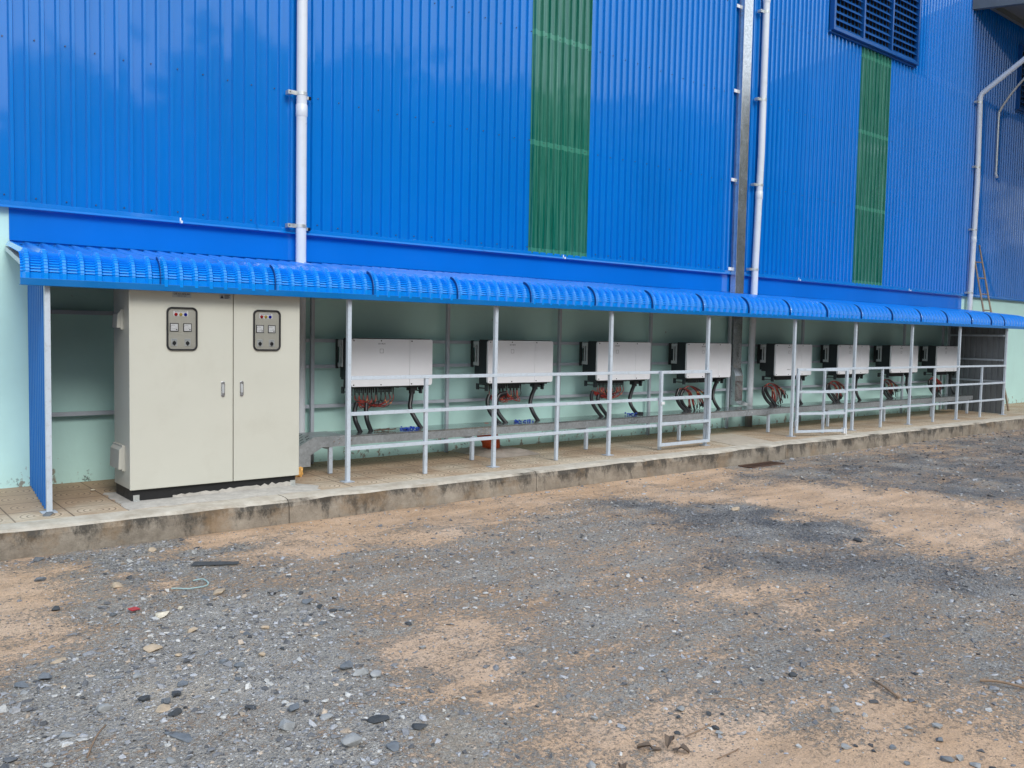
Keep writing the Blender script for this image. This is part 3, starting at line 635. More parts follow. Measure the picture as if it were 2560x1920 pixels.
for i in range(len(seams) - 1):
    a, b2 = seams[i], seams[i + 1]; nr = 8 if b2 - a > .98 else max(4, round((b2 - a) / .125))
    spart(roof_sheet(a, b2, nr, .004 * (i % 2) + random.uniform(0, .002)), 'roof_sheet', M_roof)
for xs_ in seams[1:-1]:  # thin dark strip along each seam, painting in the shadow between sheets
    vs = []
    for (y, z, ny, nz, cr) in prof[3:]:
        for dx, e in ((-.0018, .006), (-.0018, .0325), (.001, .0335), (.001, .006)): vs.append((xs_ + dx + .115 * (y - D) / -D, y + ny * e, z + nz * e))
    k = len(prof) - 3; spart(MB().add(vs, [(i * 4 + j, i * 4 + (j + 1) % 4, (i + 1) * 4 + (j + 1) % 4, (i + 1) * 4 + j) for i in range(k - 1) for j in range(4)]), 'seam_shadow_strip', M_seam_shade)
spart(MB().box(XL - .005, XR + .03, D - .034, D - .006, 1.765, 1.818).box(XL - .005, XR + .03, D - .006, D + .03, 1.765, 1.772), 'fascia_trim', M_fasc, bevel=.002)
spart(MB().box(1.44, XR, -.03, -.0135, 2.176, 2.212).box(1.44, XR, -.05, -.03, 2.206, 2.210), 'wall_flashing', M_band)
# frame: purlins under the sheet, posts, rafters
def roof_under(y): return z0 + (tz - z0) * (y - y0) / (ty - y0) - .008
for yy in (-.09, -.62, -1.12): spart(MB().box(XL + .16, XR - .03, yy - .02, yy + .02, roof_under(yy) - .042, roof_under(yy) - .004), 'purlin', M_steel2)
spart(MB().box(XL + .04, XR - .03, D + .035, D + .075, 1.775, 1.815), 'purlin', M_steel2)
spart(MB().bar((1.325, D + .06, 1.93), (1.425, -.02, 2.135), .04, .04), 'end_rafter', M_steel)
POSTS = [1.475, 4.085, 5.875, 7.66, 9.52, 11.56, 13.28, 15.16, 17.0, 19.10]; SHORT = [4.98, 6.80, 8.60, 12.42, 14.19, 16.07, 18.03]
YP = -1.335
for x in POSTS:
    zt = 1.78
    o = spart(MB().box(x - .02, x + .02, YP - .02, YP + .02, .004, zt), 'post', M_steel, bevel=.002)
    MB().box(x - .06, x + .05, YP - .055, YP + .05, .002, .009).build('base_plate', M_steel2, o)
    r = MB().bar((x, YP + .05, 1.80), (x, -.05, roof_under(-.05) - .062), .035, .035); spart(r, 'rafter', M_steel2)
for x in SHORT: spart(MB().box(x - .019, x + .019, YP - .017, YP + .017, .004, .992), 'railing_post', M_steel, bevel=.002)
ZR = (1.01, .662, .325)
for a, b2, brk in ((4.105, 9.5, None), (12.40, 19.08, None)):
    for z in ZR: spart(MB().box(a, b2, YP - .0225, YP + .0125, z - .0175, z + .0175), 'rail', M_steel, bevel=.002)
# gates, folded back on the railing at the opening
def gate(hx, hy, ang, w, hinge_right):
    c, s2 = math.cos(ang), math.sin(ang)
    P = lambda u, y: (hx + u * c - y * s2, hy + u * s2 + y * c)
    def gb(mb, u0, u1, z0_, z1_, t=.019):
        q = [P(u0, -t), P(u1, -t), P(u1, t), P(u0, t)]
        mb.add([(*p, z) for z in (z0_, z1_) for p in q], [(0, 3, 2, 1), (4, 5, 6, 7), (0, 1, 5, 4), (1, 2, 6, 5), (2, 3, 7, 6), (3, 0, 4, 7)])
    g = MB(); gb(g, 0, .038, .055, 1.03); gb(g, w - .038, w, .055, 1.03)
    for z in (.055, .325, .655, .992): gb(g, .038, w - .038, z, z + .038, .0185)
    o = spart(g, 'gate', M_steel, bevel=.002)
    h = MB()
    for z in (.16, .86): h.tube([(*P(-.006, .0), z), (*P(-.006, .0), z + .09)], .009, 8); gb(h, -.003, .012, z + .01, z + .08, .022)
    h.build('hinge', M_steel2, o)
    lt = MB(); gb(lt, w - .06, w - .005, .03 if not hinge_right else .60, .115 if not hinge_right else .635, .034); lt.tube([(*P(w - .03, -.045), .0 + (.01 if not hinge_right else .58)), (*P(w - .03, -.045), .13 if not hinge_right else .66)], .006, 6)
    lt.build('drop_bolt', M_white, o)
gate(9.535, -1.392, math.pi, 1.02, True)
gate(11.61, -1.372, math.radians(-17.5), .965, False)
# end panels
def end_panel(xw, xf, y_w, y_f, z0_, z1w, z1f, side, mat, name, pitch=.11):
    m_ = MB(); pts = []; L = abs(y_f - y_w); k = int(L / pitch); 
    for i in range(k + 1):
        for dx, d in ((0, 0), (.012, .022), (.04, .022), (.052, 0)):
            t = i * pitch + dx
            if t <= L: pts.append((t / L, d))
    pts.append((1, 0)); vs = []
    for zt in (0, 1):
        for t, d in pts: vs.append((xw + (xf - xw) * t + side * d, y_w + (y_f - y_w) * t, z0_ if not zt else z1w + (z1f - z1w) * t))
    n = len(pts); m_.add(vs, [(i, i + 1, n + i + 1, n + i) for i in range(n - 1)]); return spart(m_, name, mat)
end_panel(1.60, 1.475, -.01, -1.31, .01, 2.15, 1.80, -1, M_bpan, 'blue_end_panel', .145)
end_panel(19.42, 19.16, -.01, -1.31, .01, 2.15, 1.80, 1, M_under, 'grey_end_panel', .125)
er = MB()
for z in (.68, 1.12, 1.62): er.bar((19.08, -1.3, z), (19.36, -.06, z), .035, .035)
er.box(19.30, 19.34, -.10, -.06, 0, 2.1); spart(er, 'end_frame', M_steel2)
er = MB()
er.box(1.61, 1.65, -.09, -.05, 0, 2.1); spart(er, 'end_frame', M_steel2)
sp_ = tag(stone(1.45, -1.43, .05, M_sg, 'flat grey stone wedged against the left shelter post', None, .25, 1.4, .0, 900))

# steel rack on the wall carrying the inverters
rk = tag(empty('wall_frame', (10, -.1, 0)), 'grey square tube frame on the mint wall behind the inverters', 'frame')
for x in (4.31, 6.10, 7.93, 9.74, 11.62, 13.70, 15.5, 17.32, 19.0):
    o = MB().box(x - 10 - .02, x - 10 + .02, -.02, .02, .004, 2.05).build('upright', M_steel2, rk, bevel=.002)
for z in (1.352, 1.068, .63):
    o = MB().box(4.20 - 10, 19.05 - 10, .0215, .055, z - .019, z + .019).build('crossbar', M_steel2, rk, bevel=.002)
rk2 = tag(empty('wall_rails', (2.2, -.06, 0)), 'two grey steel rails on the wall left of the beige cabinet', 'rails')
for z in (1.587, .65): MB().box(-.58, 1.7, -.02, .02, z - .019, z + .019).build('rail', M_steel2, rk2, bevel=.002)

# ------------------------------------------------------------------ inverters
IX = [4.566, 6.416, 8.258, 10.098, 12.323, 14.21, 16.06, 17.91]
def make_inverter():
    r = empty('inverter', (0, 0, 0)); z0_, z1_ = .862, 1.383
    MB().prism([(.03, z0_)] + [p for p in rrect(0, .8, z0_, z1_, .028) if p[0] < .3] [0:0] + [(.7385, z0_), (.7385, z1_)] + [(.0 + .028 - .028 * math.sin(a), z1_ - .028 + .028 * math.cos(a)) for a in [i * math.pi / 10 for i in range(6)]] + [(.028 - .028 * math.cos(a), z0_ + .028 - .028 * math.sin(a)) for a in [i * math.pi / 10 for i in range(5)]], 1, -.505, -.472).build('front_cover', M_cover, r, bevel=.004)
    MB().prism([(.7415, z1_), (.7415, z0_)] + [(1.046 - .028 + .028 * math.sin(a), z0_ + .028 - .028 * math.cos(a)) for a in [i * math.pi / 10 for i in range(6)]] + [(1.046 - .028 + .028 * math.cos(a), z1_ - .028 + .028 * math.sin(a)) for a in [i * math.pi / 10 for i in range(6)]], 1, -.505, -.472).build('side_cover', M_cover, r, bevel=.004)
    c = MB().box(.018, 1.028, -.472, -.30, z0_ - .01, z1_ + .006).prism([(-.46, z0_ - .01), (-.30, z0_ - .01), (-.30, z0_ - .018), (-.44, z0_ - .022)], 0, .05, 1.0)
    c.build('casing', M_casing, r, bevel=.006)
    h = MB().box(.04, 1.0, -.30, -.205, .93, 1.375)
    for i in range(24): h.box(.05 + i * .04, .058 + i * .04, -.205, -.165, .95, 1.36)
    h.build('heat_sink', M_casing, r)
    for sx in (0, 1):
        bx = (.0, .012) if sx == 0 else (1.034, 1.046)
        q = MB()   # C-shaped lifting bracket
        q.box(*bx, -.305, -.275, 1.07, 1.37).box(*bx, -.275, -.20, 1.325, 1.368).box(*bx, -.275, -.20, 1.072, 1.115).box(*bx, -.222, -.20, 1.29, 1.325).box(*bx, -.255, -.235, 1.115, 1.325)
        q.build('side_bracket', M_brk, r, bevel=.003)
        q = MB(); q.box(bx[0] + .002, bx[1] - .002, -.198, -.145, 1.05, 1.375); q.build('hanging_plate', M_black, r)
    for x0 in (.03, .93):
        q = MB(); q.box(x0, x0 + .02, -.45, -.40, .765, .85).box(x0, x0 + .02, -.27, -.225, .775, .85).box(x0, x0 + .02, -.40, -.27, .835, .85).box(x0, x0 + .02, -.40, -.27, .79, .803)
        q.build('foot_bracket', M_casing, r, bevel=.003)
    w = MB()
    for x, z in ((.032, z1_ - .022), (.37, z1_ - .02), (.765, z1_ - .022), (.032, z0_ + .02), (.37, z0_ + .018), (.765, z0_ + .02)): w.tube([(x, -.505, z), (x, -.509, z)], .0075, 8)
    w.build('cover_screws', M_screw, r)
    text('model_marking', 'SG110CX', .022, (.375, -.5062, 1.330), M_ink, r)
    text('maker_marking', 'SUNGROW', .020, (.375, -.5062, .965), M_ink2, r)
    f = MB().box(.352, .398, -.5062, -.505, 1.228, 1.231).box(.352, .398, -.5062, -.505, 1.271, 1.274).box(.352, .355, -.5062, -.505, 1.231, 1.271).box(.395, .398, -.5062, -.505, 1.231, 1.271)
    f.build('status_square', M_ink2, r)
    k = MB().tube([(0, 0, .852), (0, 0, .82), (0, 0, .818), (0, 0, .79)], .009, 8, True, lambda i: (.0095, .0095, .0075, .0075)[i]).build('connector_socket', M_black, r); first = True
    for y_ in (-.4475, -.3975):
        for x_ in [.1075 + i * .0255 for i in range(10)] + [.3825 + i * .0255 for i in range(8)]:
            if not first: k = k.copy(); COL.objects.link(k); k.parent = r
            first = False; k.location = (x_, y_, 0)
    g = MB().box(.74, 1.0, -.45, -.36, .835, .852).box(.79, .88, -.45, -.36, .80, .836).box(.93, .965, -.44, -.38, .81, .836).box(.62, .65, -.43, -.39, .835, .852)
    g.tube([(.835, -.405, .815), (.835, -.405, .765)], .036, 12)
    g.build('cable_gland', M_black, r)
    return r
def copy_tree(o, parent=None):
    c = o.copy(); COL.objects.link(c); c.parent = parent
    if parent: c.matrix_parent_inverse = o.matrix_parent_inverse.copy()
    for ch in o.children: copy_tree(ch, c)
    return c
INVL = ['first grey wall inverter, nearest the beige cabinet, red cables plugged underneath', 'second grey inverter from the beige cabinet, hose arching under its cables',
 'third grey inverter from the beige cabinet, last with cables plugged in', 'grey inverter behind the closed left gate, cables hanging loose', 'grey inverter just right of the metal duct, in the open gap',
 'grey inverter behind the half open right gate', 'second grey inverter from the far end panel', 'farthest grey inverter, beside the grey end panel']
inv0 = make_inverter()
for i, x in enumerate(IX):
    o = inv0 if i == 0 else copy_tree(inv0)
    o.location = (x, 0, 0); tag(o, INVL[i], 'inverter', 'inverters in a row on the wall frame')

# hoses and cable bundles
def hose(pts, label, r=.025, closed_end=False):
    P = bez(pts, 22); k = len(P)
    o = MB().tube(P, r, 12, True, lambda i: r * (1.06 if i % 2 else .93)); ob = o.build('corrugated_hose', M_hose)
    return tag(ob, label, 'hose', 'black corrugated cable hoses')
HP = {0: ([(.09, -.58, .36), (.03, -.56, .50), (.05, -.50, .60), (.08, -.49, .69)], [(.23, -.56, .36), (.18, -.54, .50), (.19, -.50, .60), (.205, -.48, .68)], [(.835, -.405, .78), (.80, -.44, .70), (.775, -.47, .60), (.81, -.53, .48), (.87, -.58, .36)]),
      1: ([(.14, -.60, .36), (.03, -.52, .52), (.02, -.48, .64), (.06, -.46, .72)], [(.24, -.60, .36), (.16, -.52, .50), (.15, -.49, .62), (.20, -.48, .715), (.30, -.49, .74)], [(.835, -.405, .78), (.76, -.44, .70), (.70, -.48, .59), (.71, -.53, .48), (.77, -.58, .36)]),
      2: ([(.04, -.60, .36), (-.06, -.54, .50), (-.09, -.50, .62), (-.07, -.49, .72)], [(.15, -.60, .36), (.06, -.54, .50), (.03, -.50, .60), (.05, -.49, .67)], [(.835, -.405, .78), (.75, -.44, .70), (.67, -.48, .58), (.68, -.53, .47), (.76, -.58, .36)]),
      3: ([(-.04, -.58, .36), (-.15, -.52, .48), (-.19, -.49, .60), (-.14, -.48, .70)], [(.05, -.58, .36), (-.06, -.52, .47), (-.10, -.49, .60), (-.02, -.48, .71)], [(.835, -.405, .78), (.74, -.44, .70), (.66, -.48, .58), (.66, -.53, .47), (.72, -.58, .36)]),
      4: ([(-.12, -.58, .36), (-.25, -.53, .48), (-.31, -.50, .60), (-.29, -.49, .69)], [(-.02, -.58, .36), (-.15, -.53, .50), (-.23, -.50, .62), (-.24, -.49, .71)], [(.835, -.405, .78), (.75, -.44, .70), (.68, -.48, .60), (.66, -.53, .47), (.70, -.58, .36)])}
def drip(a, b, sag, n=7):
    a, b = Vector(a), Vector(b); mid = (a + b) / 2 - Vector((0, 0, sag)); return bez([a, a.lerp(mid, .5) - Vector((0, 0, sag * .35)), mid, b], n)
ORD = ['first', 'second', 'third', 'fourth', 'fifth', 'sixth', 'seventh', 'eighth']
for i, X0 in enumerate(IX):
    h = HP[min(i, 4)]; j = 0 if i < 5 else random.uniform(-.03, .03)
    T = lambda P: [(X0 + p[0] + (j if p[2] > .4 else j), p[1], p[2]) for p in P]
    hose(T(h[0]), 'black corrugated hose, outer of two rising from the tray under the %s inverter from left' % ORD[i])
    hose(T(h[1]), 'black corrugated hose, inner of two rising from the tray under the %s inverter from left' % ORD[i])
    hose(T(h[2]), 'black hose hanging from the gland of the %s inverter from left down to the tray' % ORD[i])
    cb_ = tag(empty('cable_bundle', (X0, -.45, .6)), ('red and black cables plugged into the %s inverter from left' if i < 3 else 'loose red and black cables with plugs hanging under the %s inverter from left') % ORD[i], 'cables', 'solar cable bundles')
    L_ = lambda p: (p[0], p[1] + .45, p[2] - .6); rr = random.Random(i + 5)
    m1, m2 = Vector(h[0][-1]), Vector(h[1][-1])
    if i < 3:
        for k in range(30):
            sx = .108 + .0255 * (k % 10) if k % 18 < 10 else .383 + .0255 * (k % 8)
            yy = -.4475 if k % 2 else -.3975; mo = m1 if (k % 3 == 0) else m2
            a = Vector((sx, yy, .80)); MB().tube([L_(a), L_(a - Vector((0, 0, .035)))], .0065, 6).build('plug', M_black, cb_)
            low = Vector((sx * .75 + .25 * (mo.x + .12) + rr.uniform(-.05, .05), -.46 + rr.uniform(-.03, .03), rr.uniform(.62, .70)))
            e = mo + Vector((rr.uniform(-.012, .012), rr.uniform(-.01, .01), rr.uniform(-.005, .012)))
            P = bez([a - Vector((0, 0, .03)), a - Vector((rr.uniform(-.01, .01), .01, .085)), low, (low + e) / 2 - Vector((0, 0, rr.uniform(.0, .04))), e], 6)
            rd = rr.random() < .62; MB().tube([L_(p) for p in P], .0042, 5).build('red_cable' if rd else 'black_cable', M_wred if rd else M_wblk, cb_)
            if rr.random() < .55:
                q = Vector(P[rr.choice((5, 7, 9))]); MB().tube([L_(q), L_(q - Vector((0, 0, .016)))], .0055, 5).build('cable_tag', M_wora, cb_)
    else:
        for b_i, (mo, dx, dz) in enumerate(((m1, .30, .40), (m2, .38, .43), (m2, .52, .52))):
            for k in range(13):
                ex = mo.x + dx + rr.uniform(-.06, .06); ez = dz + rr.uniform(-.035, .035); o3 = Vector((rr.uniform(-.014, .014), rr.uniform(-.014, .014), 0))
                P = bez([mo + o3 * .5, mo + Vector((dx * .28, -.02, .035 if b_i else .01)) + o3, mo + Vector((dx * .7, -.03, -.05)) + o3 * 1.3, Vector((ex, -.5 + o3.y * 3, ez + .05))], 6)
                rd = rr.random() < .6; MB().tube([L_(p) for p in P], .0045, 5).build('red_cable' if rd else 'black_cable', M_wred if rd else M_wblk, cb_)
                q = Vector(P[-1]); MB().tube([L_(q), L_(q + Vector((rr.uniform(-.004, .02), rr.uniform(-.01, .01), -.055)))], .0075, 6).build('plug', M_black, cb_)
                if rr.random() < .4: q = Vector(P[12]); MB().tube([L_(q), L_(q + Vector((.006, 0, -.012)))], .006, 5).build('cable_tag', M_wora, cb_)

# ------------------------------------------------------------------ cable tray
tr = tag(empty('cable_tray', (10, -.6, 0)), 'long galvanised cable tray on short legs running under the inverters', 'cable tray')
def tpart(mb, name, mat, **kw):
    o = mb.build(name, mat, tr, **kw); o.location = (-10, .6, 0); return o
YF, YB, ZT = -.82, -.40, .385
sgs = [4.30, 6.15, 8.62, 11.18, 11.78, 14.35, 17.0, 18.9]
for a, b2 in zip(sgs[:-1], sgs[1:]):
    q = MB().box(a, b2 - .003, YF, YF + .002, ZT - .10, ZT - .003).box(a, b2 - .003, YB - .002, YB, ZT - .10, ZT - .003).box(a, b2 - .003, YF + .002, YB - .002, ZT - .10, ZT - .098)
    tpart(q, 'tray_section', M_galv)
    q = MB().box(a, b2 - .005, YF - .003, YB + .003, ZT - .0025, ZT).box(a, b2 - .005, YF - .003, YF - .0015, ZT - .016, ZT - .0025)
    tpart(q, 'lid', M_lid)
bo = MB()
for jx in (4.30, 6.15, 11.18, 11.78, 14.35, 8.62, 17.0):
    for dx, dz in ((-.10, 0), (-.035, .022), (.035, .022), (.10, 0), (-.04, -.022), (.04, -.022)): bo.tube([(jx + dx, YF - .004, ZT - .05 + dz), (jx + dx, YF - .011, ZT - .05 + dz)], .0085, 6)
tpart(bo, 'splice_bolts', M_bolt)
# elbow down into the cabinet side
E1 = [(4.34, ZT + .004), (4.34, ZT - .105), (4.075, ZT - .105), (3.945, .21), (3.945, .095), (3.70, .095), (3.70, .245), (3.98, ZT + .004)]
for yy, w in ((YF - .004, .003), (YB, .003)): tpart(MB().prism(E1, 1, yy, yy + w), 'elbow_side', M_galv)
tpart(MB().prism([(3.98, ZT + .004), (3.98, ZT + .001), (4.34, ZT + .001), (4.34, ZT + .004)], 1, YF, YB), 'elbow_top', M_galv)
q = MB().prism([(3.70, .245), (3.702, .242), (3.982, ZT + .001), (3.98, ZT + .004)], 1, YF, YB); tpart(q, 'perforated_cover', M_galv)
q = MB()
for i in range(4):
    for k in range(5):
        t0 = .12 + .22 * i + (.1 if k % 2 else 0); y_ = YF + .05 + k * .075
        p0 = Vector((3.70 + .28 * t0, y_, .245 + .144 * t0 + .0012)); p1 = Vector((3.70 + .28 * (t0 + .13), y_, .245 + .144 * (t0 + .13) + .0012)); q.bar(p0, p1, .008, .002, (0, 0, 1))
tpart(q, 'cover_slots', M_dark)
for x in (4.175, 5.98, 7.80, 9.62, 11.75, 13.45, 15.32, 17.15, 18.7):
    q = MB().box(x - .02, x + .02, YF + .005, YF + .045, .003, ZT - .135).box(x - .02, x + .02, YF + .005, -.02, ZT - .135, ZT - .101); o = tpart(q, 'leg', M_steel, bevel=.002)
# vertical duct down the facade onto the tray
du = tag(empty('cable_duct', (11.78, -.1, 0)), 'tall shiny galvanised cable duct running up the facade beside a downpipe', 'duct')
def dpart(mb, name, mat, **kw):
    o = mb.build(name, mat, du, **kw); o.location = (-11.78, .1, 0); return o
dpart(MB().box(11.67, 11.89, -.148, -.045, .98, 11.4), 'duct_body', M_duct, bevel=.002)
dpart(MB().prism([(-.148, .98), (-.19, .86), (-.19, .45), (-.36, ZT + .002), (-.05, ZT + .002), (-.05, .98)], 0, 11.665, 11.895), 'lower_duct', M_duct, bevel=.002)
dpart(MB().prism([(-.04, 1.02), (-.16, 1.02), (-.215, .84), (-.215, .46), (-.33, ZT + .002), (-.12, ZT + .002), (-.12, .60), (-.04, .78)], 0, 11.655, 11.660), 'splice_plate', M_galv)
q = MB()
for y_, z_ in ((-.08, .96), (-.12, .90), (-.16, .66), (-.16, .60), (-.16, .53), (-.12, .86)): q.tube([(11.655, y_, z_), (11.645, y_, z_)], .007, 6)
dpart(q, 'plate_bolts', M_screw)
q = MB()
for z_ in (2.58, 4.0, 5.40, 6.72): q.box(11.60, 11.67, -.055, -.043, z_ - .025, z_ + .025)
dpart(q, 'wall_clips', M_white)
q = MB()
for z_ in (3.95, 6.60):
    for dx in (.0,):
        for a_ in (-.03, .03): q.tube([(11.67, -.08, z_ + a_), (11.663, -.08, z_ + a_)], .006, 6); q.tube([(11.67, -.11, z_ + a_), (11.663, -.11, z_ + a_)], .006, 6)
dpart(q, 'joint_bolts', M_screw)

# ------------------------------------------------------------------ downpipes
def downpipe(label, pts, clamps, coup, r=.055, base=None, tabs=(.155, .125)):
    c = pts[0]; e = tag(empty('downpipe', (c[0], c[1], 0)), label, 'downpipe', 'downpipes on the facade')
    L = lambda p: (p[0] - c[0], p[1] - c[1], p[2])
    MB().tube([L(p) for p in pts], r, 24).build('pipe', M_pvc, e)
    def at(z):
        for a, b2 in zip(pts[:-1], pts[1:]):
            if min(a[2], b2[2]) <= z <= max(a[2], b2[2]): t = (z - a[2]) / (b2[2] - a[2]); return tuple(a[k] + (b2[k] - a[k]) * t for k in range(2))
        return pts[-1][:2]
    for z in coup:
        x, y = at(z); MB().tube([L((x, y, z - .07)), L((x, y, z - .055)), L((x, y, z + .055)), L((x, y, z + .06))], r, 24, True, lambda i: (r * 1.02, r * 1.1, r * 1.1, r * 1.02)[i]).build('coupling', M_pvc, e)
    for z in clamps:
        x, y = at(z); q = MB().tube([L((x, y, z - .017)), L((x, y, z + .017))], r * 1.07, 24)
        x, y = x - c[0], y - c[1]; dn = -.02
        q.box(x - tabs[0], x - r + .01, -.008, -.004, z - .021, z + .021).box(x - tabs[0], x - tabs[0] + .05, -.005, .06, z - .021, z + .021)
        q.box(x + r - .01, x + tabs[1], .03, .034, z - .035, z - .003).box(x + tabs[1] - .03, x + tabs[1], .03, .06, z - .035, z - .003)
        o = q.build('clamp', M_clamp, e); MB().tube([(x - tabs[0] + .02, -.008, z), (x - tabs[0] + .02, -.013, z)], .006, 6).tube([(x + tabs[1] - .015, .03, z - .019), (x + tabs[1] - .015, .025, z - .019)], .006, 6).build('clamp_bolt', M_screw, o)
    if base: MB().tube([L((pts[0][0], pts[0][1], .0)), L((pts[0][0], pts[0][1], base))], r * 1.09, 24).build('pipe_foot', M_pvcd, e)
    return e
downpipe('white downpipe left of centre, rising just right of the beige cabinet', [(4.17, -.105, 0), (4.17, -.105, 11.45)], (2.57, 3.96, 5.36, 6.75), (3.79,))
downpipe('grey white downpipe beside the shiny cable duct', [(12.20, -.105, 0), (12.235, -.105, 2.6), (12.295, -.105, 4.5), (12.295, -.105, 11.45)], (2.6, 3.98, 5.36, 6.76), (3.82, 6.98), base=.22)
downpipe('downpipe with an angled arm at the far right of the facade', [(20.16, -.105, 0), (20.19, -.105, 2.6), (20.26, -.105, 5.0), (20.20, -.105, 6.85), (20.20, -.15, 6.93), (20.20, -2.3, 8.35)], (2.57, 3.96, 5.33, 6.73), (3.75,))
pp = tag(empty('drain_pipe', (21.2, -.1, 5.3)), 'thin galvanised pipe with a bent upper arm ending halfway down the far right wall', 'pipe')
MB().tube(bez([(0, 0, .02), (0, 0, 1.3), (0, -.02, 1.42), (0, -.12, 1.6), (0, -.45, 2.0), (0, -1.5, 3.0)], 6), .026, 14).build('pipe', M_clamp, pp)
MB().tube(bez([(0, 0, .06), (0, 0, 0), (-.03, -.04, -.07)], 5), .028, 12).build('spout', M_pvc, pp)

# ------------------------------------------------------------------ electrical cabinet
ca_ = tag(empty('electrical_cabinet', (2.845, -1.02, 0)), 'tall beige two door electrical cabinet standing at the left under the blue roof', 'cabinet')
def cpart(mb, name, mat, parent=None, **kw):
    o = mb.build(name, mat, parent or ca_, **kw)
    if parent is None: o.location = (-2.845, 1.02, 0)
    return o
cpart(MB().box(2.105, 3.59, -1.255, -.77, .10, 1.80).box(2.095, 3.60, -1.262, -.76, 1.802, 1.86), 'body', M_cab, bevel=.004)
cpart(MB().box(2.115, 3.58, -1.245, -.78, .0, .10), 'plinth', M_black)
cpart(blob([(2.40, .0), (3.52, .0), (3.50, .04), (3.2, .035), (2.9, .05), (2.55, .025)], 0, .001, .006, .05) if False else MB().prism([(2.45, .0)] + [(2.45 + i * .036, .02 + .028 * abs(math.sin(i * 1.7)) * (i / 30) + random.uniform(0, .012)) for i in range(31)] + [(3.53, .0)], 1, -1.251, -1.2455), 'mortar_smear', M_screed2)
sk = MB()
for x0, x1 in ((2.145, 2.95), (2.16, 2.9)): pass
dd = []
for (x0, x1, wx0, wx1, hx, nm) in ((2.092, 2.966, 2.39, 2.65, 2.875, 'left'), (2.974, 3.602, 3.15, 3.41, 3.045, 'right')):
    d = cpart(MB().box(x0, x1, -1.283, -1.2555, .102, 1.85), 'door', M_cab, bevel=.005, seg=3)
    wz0, wz1 = 1.27, 1.64
    def ch(mb, name, mat, **kw): o = mb.build(name, mat, d, **kw); return o
    ch(MB().prism(rrect(wx0 + .008, wx1 - .008, wz0 + .008, wz1 - .008, .034), 1, -1.2845, -1.2832), 'instrument_panel', M_cab2)
    out, inn = rrect(wx0, wx1, wz0, wz1, .045, 8), rrect(wx0 + .014, wx1 - .014, wz0 + .014, wz1 - .014, .033, 8); k = len(out)
    vs = [(p[0], yv, p[1]) for yv in (-1.2833, -1.298) for p in out] + [(p[0], yv, p[1]) for yv in (-1.2833, -1.298) for p in inn]
    fs = []
    for i in range(k):
        j = (i + 1) % k; fs += [(i, j, k + j, k + i), (2 * k + i, 3 * k + i, 3 * k + j, 2 * k + j), (k + i, k + j, 3 * k + j, 3 * k + i)]
    ch(MB().add(vs, fs), 'window_seal', M_black, bevel=.003)
    ch(MB().prism(rrect(wx0 + .013, wx1 - .013, wz0 + .013, wz1 - .013, .033), 1, -1.294, -1.2925), 'window_pane', M_glass)
    cx = (wx0 + wx1) / 2 - .01; 
    ch(MB().box(cx - .062, cx + .062, -1.2858, -1.2846, 1.562, 1.606), 'light_label', M_white)
    for i, (mt, kind) in enumerate(((M_red, 'red'), (M_yel, 'yellow'), (M_blu, 'blue'))):
        x = cx - .04 + i * .04; o = ch(MB().tube([(x, -1.2858, 1.577), (x, -1.2905, 1.577), (x, -1.2915, 1.577)], .0145, 14, True, lambda i: (.0145, .0135, .009)[i]), 'indicator_light', mt); o['label'] = kind + ' indicator light'
    ch(MB().box(cx - .05, cx + .05, -1.2862, -1.2858, 1.598, 1.601), 'light_legend', M_ink)
    for sx in (-.056, .056):
        x = cx + sx
        o = ch(MB().box(x - .036, x + .036, -1.2892, -1.2846, 1.432, 1.502), 'meter', M_ink)
        MB().box(x - .030, x + .030, -1.2898, -1.2893, 1.438, 1.496).build('meter_face', M_white, o)
        nd_ = MB().bar((x - .022, -1.2901, 1.453), (x + .006, -1.2901, 1.456), .0008, .003, (0, 1, 0)).bar((x + .004, -1.2901, 1.455), (x + .018, -1.2901, 1.468), .0008, .003, (0, 1, 0)).tube([(x + .019, -1.2898, 1.449), (x + .019, -1.2908, 1.449)], .0055, 8)
        for a in range(7): t = math.radians(60 + a * 13); nd_.box(x - .01 + .028 * math.cos(t) - .0012, x - .01 + .028 * math.cos(t) + .0012, -1.2903, -1.2899, 1.455 + .028 * math.sin(t), 1.459 + .028 * math.sin(t))
        nd_.build('meter_needle', M_ink, o)
        o = ch(MB().box(x - .026, x + .026, -1.2878, -1.2846, 1.308, 1.372), 'rotary_switch', M_brk)
        MB().box(x - .022, x + .022, -1.2882, -1.2878, 1.354, 1.368).build('switch_plate', M_label, o)
        MB().tube([(x, -1.2878, 1.333), (x, -1.2912, 1.333)], .016, 12).box(x - .005, x + .005, -1.2916, -1.2905, 1.312, 1.352).build('knob', M_ink, o)
    o = ch(MB().prism(rrect(hx - .017, hx + .017, .86, 1.0, .0165, 6), 1, -1.2895, -1.2832), 'handle', M_hand, bevel=.0015)
    MB().prism(rrect(hx - .010, hx + .010, .895, .975, .0095, 5), 1, -1.2925, -1.2896).build('lever', M_brk, o)
    MB().tube([(hx, -1.2896, .882), (hx, -1.2915, .882)], .009, 12).tube([(hx, -1.2896, .984), (hx, -1.2915, .984)], .007, 12).build('lock', M_hand, o)
